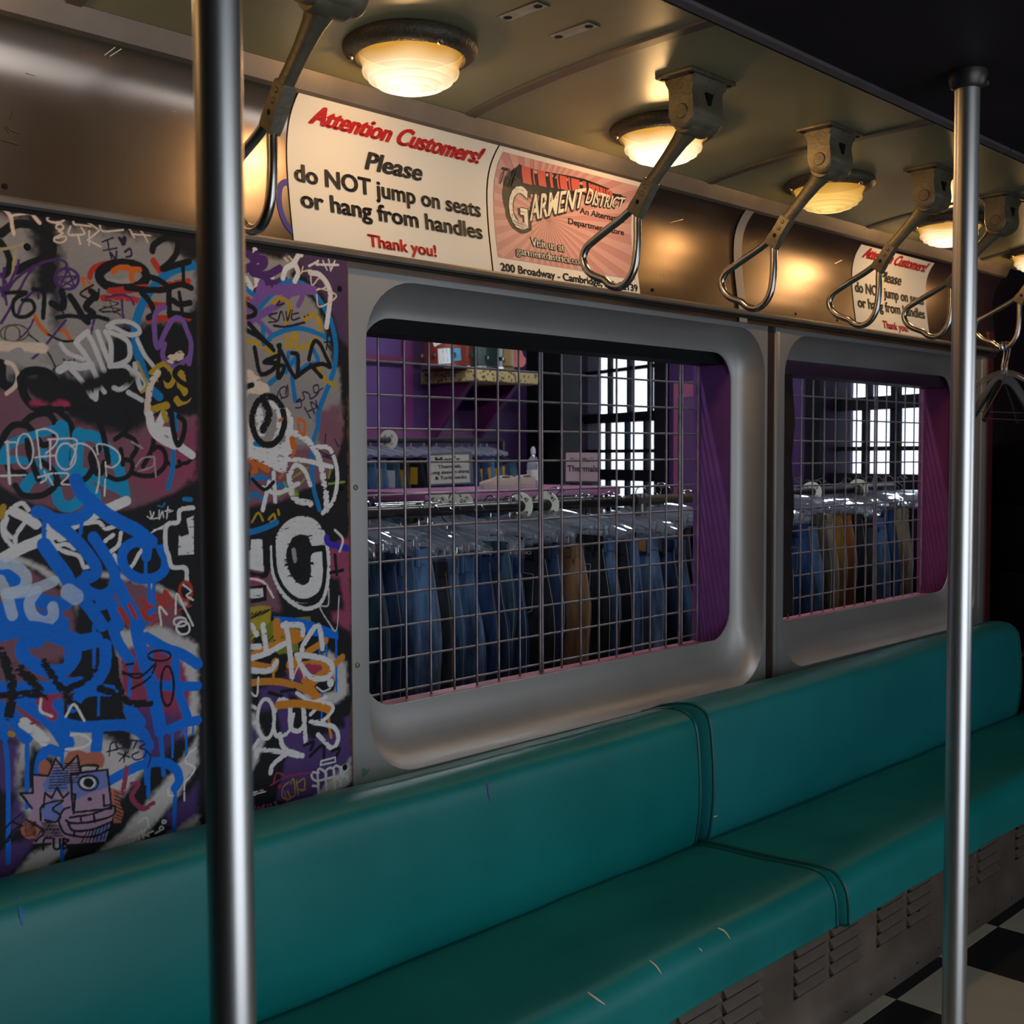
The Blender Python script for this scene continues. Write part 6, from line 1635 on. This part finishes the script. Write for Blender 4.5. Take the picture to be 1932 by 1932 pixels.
sP,118,0,0:1217,1666 1241,1680 1244,1692 1224,1690 1228,1699
sP,118,0,0:1220,1664 1250,1664 1278,1679
sP,118,0,0:1244,1655 1264,1649 1288,1660
sP,118,0,0:1226,1631 1250,1642 1284,1654
sL,71,0,0:1187,1649 1207,1632 1220,1624
sL,89,0,0:1229,1600 1264,1634 1291,1654 1319,1657 1348,1648 1369,1627 1391,1599 1402,1570 1407,1540 1404,1504 1393,1473 1378,1443 1364,1412 1362,1385
sv,154,0,3:1185,1588 1216,1604 1247,1633 1274,1638 1319,1646 1355,1646
sv,83,0,2:1226,1619 1237,1649 1243,1635
sv,83,0,2:1226,1580 1255,1556
sv,83,0,2:1298,1632 1330,1638 1319,1613
sv,118,0,3:1191,1566 1229,1586 1270,1609 1298,1632
sR,53,0,2:1185,1616 1210,1616
sY,71,0,3:1207,1539 1235,1532 1268,1514
sY,71,0,3:1263,1614 1284,1622 1301,1609 1290,1573
sY,71,0,3:1333,1588 1354,1599 1369,1585 1365,1564 1346,1542 1318,1532 1314,1558
sY,71,0,3:1290,1562 1293,1533
sY,71,0,3:1307,1563 1300,1533
sY,71,0,3:1364,1502 1374,1478 1404,1465
sL,77,0,2:1248,1542 1273,1558 1318,1570 1361,1564 1390,1554
sL,77,0,2:1239,1567 1240,1535
sL,77,0,2:1303,1475 1309,1432
sL,77,0,2:1251,1461 1268,1474
sL,77,0,2:1296,1522 1289,1486 1310,1511 1317,1488 1338,1500 1364,1508 1353,1531
sL,77,0,0:1362,1385 1351,1356 1347,1317 1349,1266 1363,1221
sW,83,0,1:1285,1662 1292,1680 1309,1691 1320,1707 1327,1711
sW,83,0,1:1313,1691 1320,1675 1312,1659
sW,83,0,1:1348,1679 1370,1677 1388,1661 1395,1641 1391,1611 1385,1578
sW,38,0,2:1345,1691 1367,1703
sW,38,0,2:1363,1696 1415,1701
sW,24,0,0:1378,1705 1388,1688
sW,24,0,0:1392,1709 1396,1689
sW,24,0,0:1407,1708 1396,1687
sc,24,0,0:1348,1678 1352,1655 1370,1671 1384,1655 1362,1647
sc,24,0,0:1366,1650 1384,1649 1410,1639 1369,1615 1362,1638
sc,24,0,0:1327,1675 1331,1688
sc,24,0,0:1330,1679 1345,1683
sc,24,0,0:1289,1700 1296,1695
sc,24,0,0:1299,1704 1306,1698
sK,68,0,0:1220,1527 1234,1478 1272,1500 1241,1501 1268,1514
sK,68,0,0:1276,1535 1271,1474 1285,1495 1265,1497
sK,68,0,0:1272,1534 1310,1476 1317,1517 1303,1522
sK,68,0,0:1310,1476 1346,1498 1375,1505 1393,1500 1382,1521 1368,1544 1354,1546 1342,1512
sK,68,0,0:1346,1501 1371,1480
sK,30,0,0:1387,1563 1384,1533
sK,30,0,0:1379,1547 1396,1550
sK,30,0,0:1394,1533 1385,1546
sN,27,0,0:1270,1595 1253,1588 1270,1580 1252,1576
sN,27,0,0:1273,1581 1280,1599 1287,1582
sN,27,0,0:1291,1599 1294,1582 1301,1603
sN,27,0,0:1305,1603 1304,1585 1322,1590
sN,27,0,0:1304,1595 1319,1599
sN,27,0,0:1277,1618 1270,1609 1287,1614
sN,27,0,0:1333,1594 1334,1593
sN,27,0,0:1340,1598 1342,1596
sN,41,0,0:1263,1571 1283,1570 1304,1574 1333,1582
sK,71,0,0:1185,1616 1206,1606 1223,1596 1216,1585 1186,1579
sK,71,0,0:1187,1563 1222,1551 1258,1531
sK,71,0,0:1209,1570 1262,1525
sN,24,0,0:1267,1430 1271,1448
sN,24,0,0:1278,1434 1274,1451 1288,1457 1288,1440
sN,24,0,0:1292,1460 1292,1440 1278,1436
sN,24,0,0:1310,1418 1323,1420 1321,1435 1312,1429 1330,1435 1327,1447 1334,1449 1343,1444 1345,1436 1363,1448 1363,1463 1352,1460 1356,1448 1374,1458
sN,24,0,0:1330,1420 1344,1399
sN,24,0,0:1339,1412 1359,1421 1345,1430 1353,1409
sN,24,0,0:1357,1433 1363,1417
sc,177,0,4:1188,1481 1214,1471 1240,1444 1227,1452
sc,195,0,3:1190,1439 1204,1454 1240,1450
sc,195,0,3:1190,1425 1193,1383 1209,1355 1235,1340
sW,148,0,4:1226,1412 1232,1369
sW,148,0,4:1260,1427 1277,1404 1269,1361 1252,1340
sO,89,0,3:1205,1326 1218,1300 1201,1289
sO,89,0,3:1224,1312 1245,1300
sO,89,0,3:1192,1340 1188,1312
sW,195,0,4:1185,1335 1225,1329 1265,1311 1279,1306
sW,195,0,4:1192,1352 1235,1335 1293,1341
sL,71,0,2:1184,1278 1231,1286 1265,1271 1314,1270
sL,71,0,2:1200,1246 1217,1255 1240,1240
sL,71,0,2:1218,1349 1235,1346
se,38,0,2:1282,1276 1292,1256 1313,1252 1292,1270
se,38,0,2:1386,1271 1424,1274
se,38,0,2:1268,1250 1314,1270 1328,1281
se,38,0,2:1335,1302 1303,1285
se,38,0,2:1390,1298 1386,1283
sW,106,0,4:1288,1411 1298,1390 1286,1329
sW,106,0,4:1287,1370 1315,1367 1343,1350 1365,1317 1375,1268
sW,106,0,4:1293,1291 1303,1246 1342,1233
sW,106,0,4:1379,1253 1380,1220
sW,71,0,3:1272,1320 1329,1317 1394,1304
sW,71,0,3:1361,1344 1387,1341 1402,1316 1407,1280 1397,1238 1371,1214
sW,71,0,3:1293,1285 1307,1308 1328,1299 1342,1269
sW,71,0,3:1234,1266 1268,1256 1314,1273
sW,71,0,3:1248,1277 1233,1225
sW,71,0,3:1258,1294 1261,1239
cK,101,0,3:1284,1393 1276,1366 1258,1349 1236,1348 1219,1365 1212,1392 1220,1419 1237,1436 1259,1436 1277,1420
sK,124,0,3:1237,1432 1250,1404 1236,1375
sK,77,0,0:1187,1448 1214,1458
sO,101,0,0:1301,1358 1304,1343
sO,47,0,0:1315,1397 1330,1391 1329,1367 1319,1373 1315,1394
sO,47,0,0:1273,1393 1279,1396
sO,47,0,0:1300,1323 1307,1335
sO,47,0,0:1272,1285 1279,1291
sK,53,0,0:1187,1238 1200,1261 1204,1295
sK,53,0,0:1188,1295 1190,1261
sK,53,0,0:1211,1283 1237,1263 1258,1277
sN,24,0,0:1380,1368 1378,1350
sN,24,0,0:1402,1359 1410,1344
sN,24,0,0:1365,1335 1387,1326 1402,1332
sN,24,0,0:1372,1326 1394,1320
sY,41,0,0:1209,1203 1223,1220 1233,1205
sY,41,0,0:1246,1207 1257,1216 1260,1204 1250,1201
sY,41,0,0:1267,1224 1269,1215
fD,0,20,0:1251,1195 1378,1198 1388,1134 1383,1058 1339,1026 1282,1052 1255,1090
sL,89,0,0:1196,1183 1233,1190 1263,1200
sW,284,0,3:1359,1160 1345,1185 1312,1192 1284,1176 1269,1142 1272,1103 1293,1072 1321,1058 1347,1068 1358,1094 1358,1124
sK,195,0,2:1307,1160 1296,1137 1304,1110 1316,1101
sK,101,0,0:1326,1144 1372,1145
sg,77,0,3:1301,1145 1304,1125
sW,65,0,3:1252,1154 1255,1102 1279,1059 1321,1031 1361,1036 1380,1074 1383,1134 1370,1178
sK,65,0,1:1256,1174 1261,1104 1289,1061 1324,1045 1361,1057 1373,1090 1372,1138
fW,0,0,3:1180,1150 1205,1151 1207,1171 1231,1170 1233,1109 1180,1121
sK,83,0,1:1180,1114 1238,1103 1237,1170
sR2,89,30,0:1183,1096 1221,1093 1244,1070
sW,41,0,4:1183,1101 1231,1090 1254,1058
fK,0,0,0:1181,1083 1239,1084 1239,1053 1180,1050
fW,0,0,3:1181,1079 1231,1078 1232,1061 1180,1059
fy,0,10,0:1180,1042 1220,1046 1249,1041 1247,1012 1219,997 1202,970 1179,979
fz,0,10,0:1250,1014 1338,1014 1342,990 1309,975 1309,948 1266,948 1229,973 1219,997
sK,21,0,0:1183,1018 1200,1032
sK,18,0,0:1182,984 1202,999
sK,21,0,0:1190,1020 1208,1033
sK,18,0,0:1192,981 1212,996
sK,21,0,0:1198,1021 1217,1034
sK,18,0,0:1202,978 1222,993
sK,21,0,0:1205,1023 1226,1035
sK,18,0,0:1212,975 1233,990
sK,21,0,0:1212,1025 1235,1036
sK,18,0,0:1222,972 1243,987
sK,21,0,0:1220,1026 1244,1037
sK,18,0,0:1232,969 1253,985
sK,21,0,0:1227,1028 1253,1038
sK,18,0,0:1242,966 1263,982
fB,0,0,0:1254,1023 1324,1010 1405,977 1405,961 1338,976 1309,993 1255,1011
sB,41,0,0:1400,968 1399,857
sB,41,0,0:1376,971 1376,931
sB,41,0,0:1359,970 1359,939
sB,41,0,0:1364,862 1362,805
sk2,136,0,0:1260,1010 1262,984
sk2,136,0,0:1277,991 1316,977 1267,968 1219,957 1185,943
sk2,136,0,0:1201,936 1249,923 1256,934
sk2,106,0,0:1374,962 1323,941 1287,924 1355,918 1374,907 1340,887
sk2,106,0,0:1415,924 1336,878
sk2,106,0,0:1178,904 1252,898 1308,880 1343,859 1376,830
sk2,106,0,0:1322,890 1358,848 1380,820
sk2,124,0,0:1261,851 1307,847 1358,833 1380,823
sk2,47,0,0:1378,814 1381,786 1385,767
sk2,47,0,0:1252,923 1251,903
sk2,47,0,0:1187,917 1186,897
sR2,89,20,0:1330,916 1359,909
sW,89,0,3:1183,935 1190,972 1183,1007 1203,1010 1216,992
sW,89,0,3:1185,972 1222,968
sW,89,0,3:1191,931 1218,922 1245,921 1259,934
sW,89,0,3:1230,1008 1236,960
sW,89,0,3:1198,948 1239,954 1277,967
sW,89,0,3:1281,1005 1288,963 1294,900
sW,89,0,3:1274,1003 1317,998 1320,980
sW,89,0,3:1316,945 1323,962 1356,994 1367,947
sW,89,0,3:1305,943 1359,930 1389,911 1377,888 1340,893 1319,914 1308,936
cW,59,0,3:1252,826 1248,804 1239,792 1227,794 1218,809 1215,832 1219,854 1228,866 1240,864 1249,849
sW,59,0,3:1182,857 1193,864 1210,853
sW,59,0,3:1180,826 1213,826
sW,59,0,3:1182,788 1199,776 1216,791
sW,59,0,3:1254,840 1265,862 1282,856
sW,59,0,3:1250,817 1257,792 1285,796 1296,827
sW,59,0,3:1304,868 1340,845 1373,849
sW,59,0,3:1336,821 1369,840 1391,824 1365,804 1335,806
sW,77,0,3:1289,849 1289,805 1306,793 1321,805 1318,845 1324,765
sW,77,0,3:1339,805 1391,787 1402,761 1386,745 1353,778
sW,77,0,3:1264,794 1274,765 1316,743
sW,77,0,3:1212,762 1215,773 1256,763 1306,745
sW,77,0,3:1284,755 1249,740 1242,724
sW,35,0,2:1194,905 1197,890 1214,876 1218,910
sk2,118,0,0:1261,851 1307,847 1358,833
sK,53,0,2:1241,878 1269,867
sK,53,0,2:1269,876 1300,875
sK,53,0,2:1320,763 1342,765 1335,751
sK,53,0,2:1334,739 1364,755 1367,730
sK,53,0,2:1386,739 1405,741 1394,722
sW,41,0,0:1354,702 1338,705 1339,693 1352,684 1352,676 1339,679
sW,41,0,0:1353,659 1352,708 1371,698 1369,687 1356,686
sW,41,0,0:1372,663 1371,702 1390,702 1391,670
sW,41,0,0:1372,686 1390,687
sW,41,0,0:1393,662 1390,704 1405,703 1406,685 1393,685 1406,676 1407,666
sW,41,0,0:1412,678 1409,703
sW,41,0,0:1424,697 1412,684 1424,682 1422,676
sW,30,0,0:1358,716 1394,716
sW,30,0,0:1394,716 1394,725
sW,30,0,0:1394,725 1360,724
sW,30,0,0:1360,724 1358,716
sY,21,0,0:1283,698 1269,689 1269,671 1286,664 1280,681
sY,21,0,0:1287,694 1294,702 1297,671 1286,667
sY,21,0,0:1301,697 1304,669
sY,21,0,0:1305,693 1319,697 1319,678 1305,678
sY,21,0,0:1312,674 1323,675
sp,27,0,0:1183,663 1200,665
sp,27,0,0:1190,664 1193,649
sp,27,0,0:1192,657 1203,659
sp,27,0,0:1207,667 1203,650 1214,665 1217,650
sp,27,0,0:1213,656 1227,665 1220,649 1230,650
sp,27,0,0:1234,664 1237,648
sp,27,0,0:1241,664 1242,650
sp,27,0,0:1251,666 1256,656 1253,648
sp,27,0,0:1273,682 1279,657 1276,646
sp,27,0,0:1276,646 1283,645
sR2,24,0,0:1242,700 1284,710 1338,705
sR2,24,0,0:1249,705 1256,721 1273,712
fR2,0,0,0:1267,692 1266,690 1265,689 1262,688 1260,690 1258,691 1257,694 1258,696 1260,697 1262,697 1265,696 1267,694
sW,30,0,4:1187,688 1231,691
sW,30,0,4:1194,693 1224,695
sn,101,0,0:1379,1165 1385,1153 1430,1141
sW,44,0,0:1400,1179 1419,1160 1411,1136
sK,53,0,0:1399,1130 1403,1090
sK,53,0,0:1388,1095 1418,1098
sh,24,0,0:1383,1064 1381,1031 1361,1030 1382,997 1401,980 1408,1047
sW,24,0,0:1351,873 1366,862 1384,865
sW,24,0,0:1294,894 1308,921
sW,24,0,0:1322,896 1315,915
fW,0,0,0:1393,875 1392,871 1389,868 1384,867 1380,869 1377,873 1376,877 1377,882 1380,885 1385,885 1389,884 1392,880"""
PAINT = {'K': (.008, .008, .009), 'D': (.011, .010, .012), 'G': (.30, .27, .255), 'g': (.36, .33, .31), 'M': (.21, .085, .115), 'm': (.30, .055, .115), 'm2': (.30, .040, .095), 'w': (.54, .49, .47), 'V': (.085, .040, .165), 'P2': (.085, .042, .105),
         'R2': (.38, .035, .085), 'R': (.50, .035, .018), 'O': (.62, .13, .015), 'P': (.075, .022, .14), 'v': (.20, .09, .33), 'L': (.006, .18, .46), 'l': (.003, .29, .55), 'B': (.000, .15, .68), 'b': (.55, .64, .75), 'Y': (.46, .29, .02), 'Y2': (.42, .33, .16), 'y': (.40, .30, .02), 'z': (.20, .20, .02),
         'W': (.72, .69, .68), 'h': (.56, .55, .55), 'c': (.74, .57, .45), 'N': (.022, .012, .045), 'o': (.10, .065, .02), 'q': (.42, .25, .36), 'k': (.46, .14, .085), 'k2': (.62, .22, .02), 'x': (.16, .20, .48), 'p': (.40, .11, .33), 'n': (.04, .025, .40), 'e': (.20, .34, .03)}
GX0, GX1, GZ0, GZ1, GS = 700.0, 1437.0, 560.0, 1713.0, 1.35
NX = int((GX1-GX0)/GS)+1; NZ = int((GZ1-GZ0)/GS)+1
gx = np.linspace(GX0, GX1, NX); gz = np.linspace(GZ0, GZ1, NZ)
rng = np.random.default_rng(5)
def sm_noise(sx, sz):
    a = rng.random((int((GX1-GX0)/sx)+3, int((GZ1-GZ0)/sz)+3)); u = (gx-GX0)/sx; v = (gz-GZ0)/sz
    i = u.astype(int); j = v.astype(int); fu = (u-i)[:, None]; fv = (v-j)[None, :]
    return (a[i][:, j]*(1-fu)+a[i+1][:, j]*fu)*(1-fv)+(a[i][:, j+1]*(1-fu)+a[i+1][:, j+1]*fu)*fv
dry = .5*sm_noise(14, 2.2)+.5*sm_noise(5, 2.0)          # streaky noise of a dry brush
edge = sm_noise(6, 6)-.5; blot = sm_noise(60, 40); fine = sm_noise(2.2, 1.6)
img = np.empty((NX, NZ, 3)); img[:] = PAINT['D']
def segdist(X, Z, P):
    d = np.full(X.shape, 1e9)
    for (ax, az), (bx, bz) in zip(P, P[1:]):
        vx, vz = bx-ax, bz-az; L2 = vx*vx+vz*vz+1e-9
        t = np.clip(((X-ax)*vx+(Z-az)*vz)/L2, 0, 1); d = np.minimum(d, (X-ax-t*vx)**2+(Z-az-t*vz)**2)
    return np.sqrt(d)
for ln in GRAF.strip().split('\n'):
    head, body = ln.split(':'); col, wd, soft, tex = head[1:].split(','); kind = head[0]
    P = [tuple(float(q) for q in s.split(',')) for s in body.split()]; wd = float(wd)/20; wd = wd*1.22+.3 if wd > 2.2 else wd*1.1+.15; soft = float(soft)/10; tex = int(tex)
    if kind != 'f' and len(P) > 2:
        Q = smooth_path([(a, 0, b) for a, b in P], 4, closed=(kind == 'c')); P = [(q.x, q.z) for q in Q]
        if kind == 'c': P.append(P[0])
    mgn = wd+soft*4+4
    i0 = max(0, int((min(p[0] for p in P)-mgn-GX0)/GS)); i1 = min(NX, int((max(p[0] for p in P)+mgn-GX0)/GS)+2)
    j0 = max(0, int((min(p[1] for p in P)-mgn-GZ0)/GS)); j1 = min(NZ, int((max(p[1] for p in P)+mgn-GZ0)/GS)+2)
    if i1 <= i0 or j1 <= j0: continue
    X, Z = np.meshgrid(gx[i0:i1], gz[j0:j1], indexing='ij')
    if kind == 'f':
        d = segdist(X, Z, P+[P[0]]); ins = np.zeros(X.shape, bool)
        for (ax, az), (bx, bz) in zip(P, P[1:]+[P[0]]):
            cr = ((az > Z) != (bz > Z)) & (X < (bx-ax)*(Z-az)/((bz-az) if bz != az else 1e-9)+ax); ins ^= cr
        sd = np.where(ins, d, -d)
    else:
        sd = wd-segdist(X, Z, P)
    sd = sd+edge[i0:i1, j0:j1]*(.9+soft*.8)
    fe = max(1.2, soft*2.2); a = np.clip(sd/fe+.5, 0, 1); a = a*a*(3-2*a)
    if tex:
        core = np.clip(sd/max(wd if kind != 'f' else 12, 1), 0, 1)
        th = (.10, .20, .30, .40)[tex-1]
        a = a*np.clip((dry[i0:i1, j0:j1]+.28*core-th)/.10, 0, 1)
    if col == 'b': a = a*(.55+.4*blot[i0:i1, j0:j1])
    c = np.array(PAINT[col])
    img[i0:i1, j0:j1] = img[i0:i1, j0:j1]*(1-a[..., None])+c*a[..., None]
img *= (.90+.14*blot+.12*(fine-.5)+.10*(dry-.5))[..., None]
# bare edge of the sheet, chipped to the wood here and there
ed = np.clip(((gx[:, None]-GX1+4.5)+edge*6)/1.5, 0, 1)*np.clip((blot-.35)*4, 0, 1); img = img*(1-ed[..., None])+np.array((.10, .05, .015))*ed[..., None]
img = np.clip(img, 0, 1)
gp = thing('graffiti_panel', 'plywood wall panel covered with layered graffiti, left of the nearer window', 'panel', (.42, 1.875, .50))
MB().box((-.6, 1.8682, .50), (1.437, 1.8815, 1.7125)).build('board', [M('painted board', (.02, .016, .02), rough=.5, var=.5, vscale=9)], parent=gp)
me = bpy.data.meshes.new('painted_face')
co = np.empty((NX*NZ, 3), np.float32); XX, ZZ = np.meshgrid(gx, gz, indexing='ij')
co[:, 0] = XX.ravel()/1000-.42; co[:, 1] = 1.8676-1.875; co[:, 2] = ZZ.ravel()/1000-.50
ii, jj = np.meshgrid(np.arange(NX-1), np.arange(NZ-1), indexing='ij'); base = (ii*NZ+jj).ravel()
quad = np.stack([base, base+NZ, base+NZ+1, base+1], -1).astype(np.int32); nf = len(quad)
me.vertices.add(NX*NZ); me.vertices.foreach_set('co', co.ravel())
me.loops.add(nf*4); me.loops.foreach_set('vertex_index', quad.ravel())
me.polygons.add(nf); me.polygons.foreach_set('loop_start', np.arange(0, nf*4, 4, dtype=np.int32))
try: me.polygons.foreach_set('loop_total', np.full(nf, 4, np.int32))
except Exception: pass
me.update(calc_edges=True)
ca = me.color_attributes.new('paint', 'FLOAT_COLOR', 'POINT')
rgba = np.ones((NX*NZ, 4), np.float32); rgba[:, :3] = img.reshape(-1, 3); ca.data.foreach_set('color', rgba.ravel())
PM = bpy.data.materials.new('graffiti paint'); PM.use_nodes = True; t = PM.node_tree; b = t.nodes['Principled BSDF']
at_ = nd(t, 'ShaderNodeAttribute', -400); at_.attribute_name = 'paint'; t.links.new(at_.outputs['Color'], b.inputs['Base Color']); b.inputs['Roughness'].default_value = .55; b.inputs['Specular IOR Level'].default_value = .18
tc = nd(t, 'ShaderNodeTexCoord', -900, -300); mp = nd(t, 'ShaderNodeMapping', -700, -300); mp.inputs['Scale'].default_value = (40, 1, 300); n = nd(t, 'ShaderNodeTexNoise', -500, -300); n.inputs['Scale'].default_value = 1.5; bp = nd(t, 'ShaderNodeBump', -250, -300); bp.inputs['Strength'].default_value = .12; bp.inputs['Distance'].default_value = .002
t.links.new(tc.outputs['Object'], mp.inputs[0]); t.links.new(mp.outputs[0], n.inputs['Vector']); t.links.new(n.outputs['Fac'], bp.inputs['Height']); t.links.new(bp.outputs[0], b.inputs['Normal'])
me.materials.append(PM)
o = bpy.data.objects.new('painted_face', me); COL.objects.link(o); o.parent = gp
MB().box((1.4372, 1.869, .50), (1.4402, 1.8815, 1.7125)).build('raw_edge', PLY, parent=gp)
for x, z in ((1.418, 1.655), (1.418, 1.262), (1.418, .70), (.80, 1.66)):
    MB().lathe([(0, -.0022), (.0045, -.0018), (.006, 0)], 12, 'Y', (x, 1.8674, z)).build('screw', BLACK, parent=gp, smooth=True)
for o in list(COL.objects):
    if '_o' in o: del o['_o']
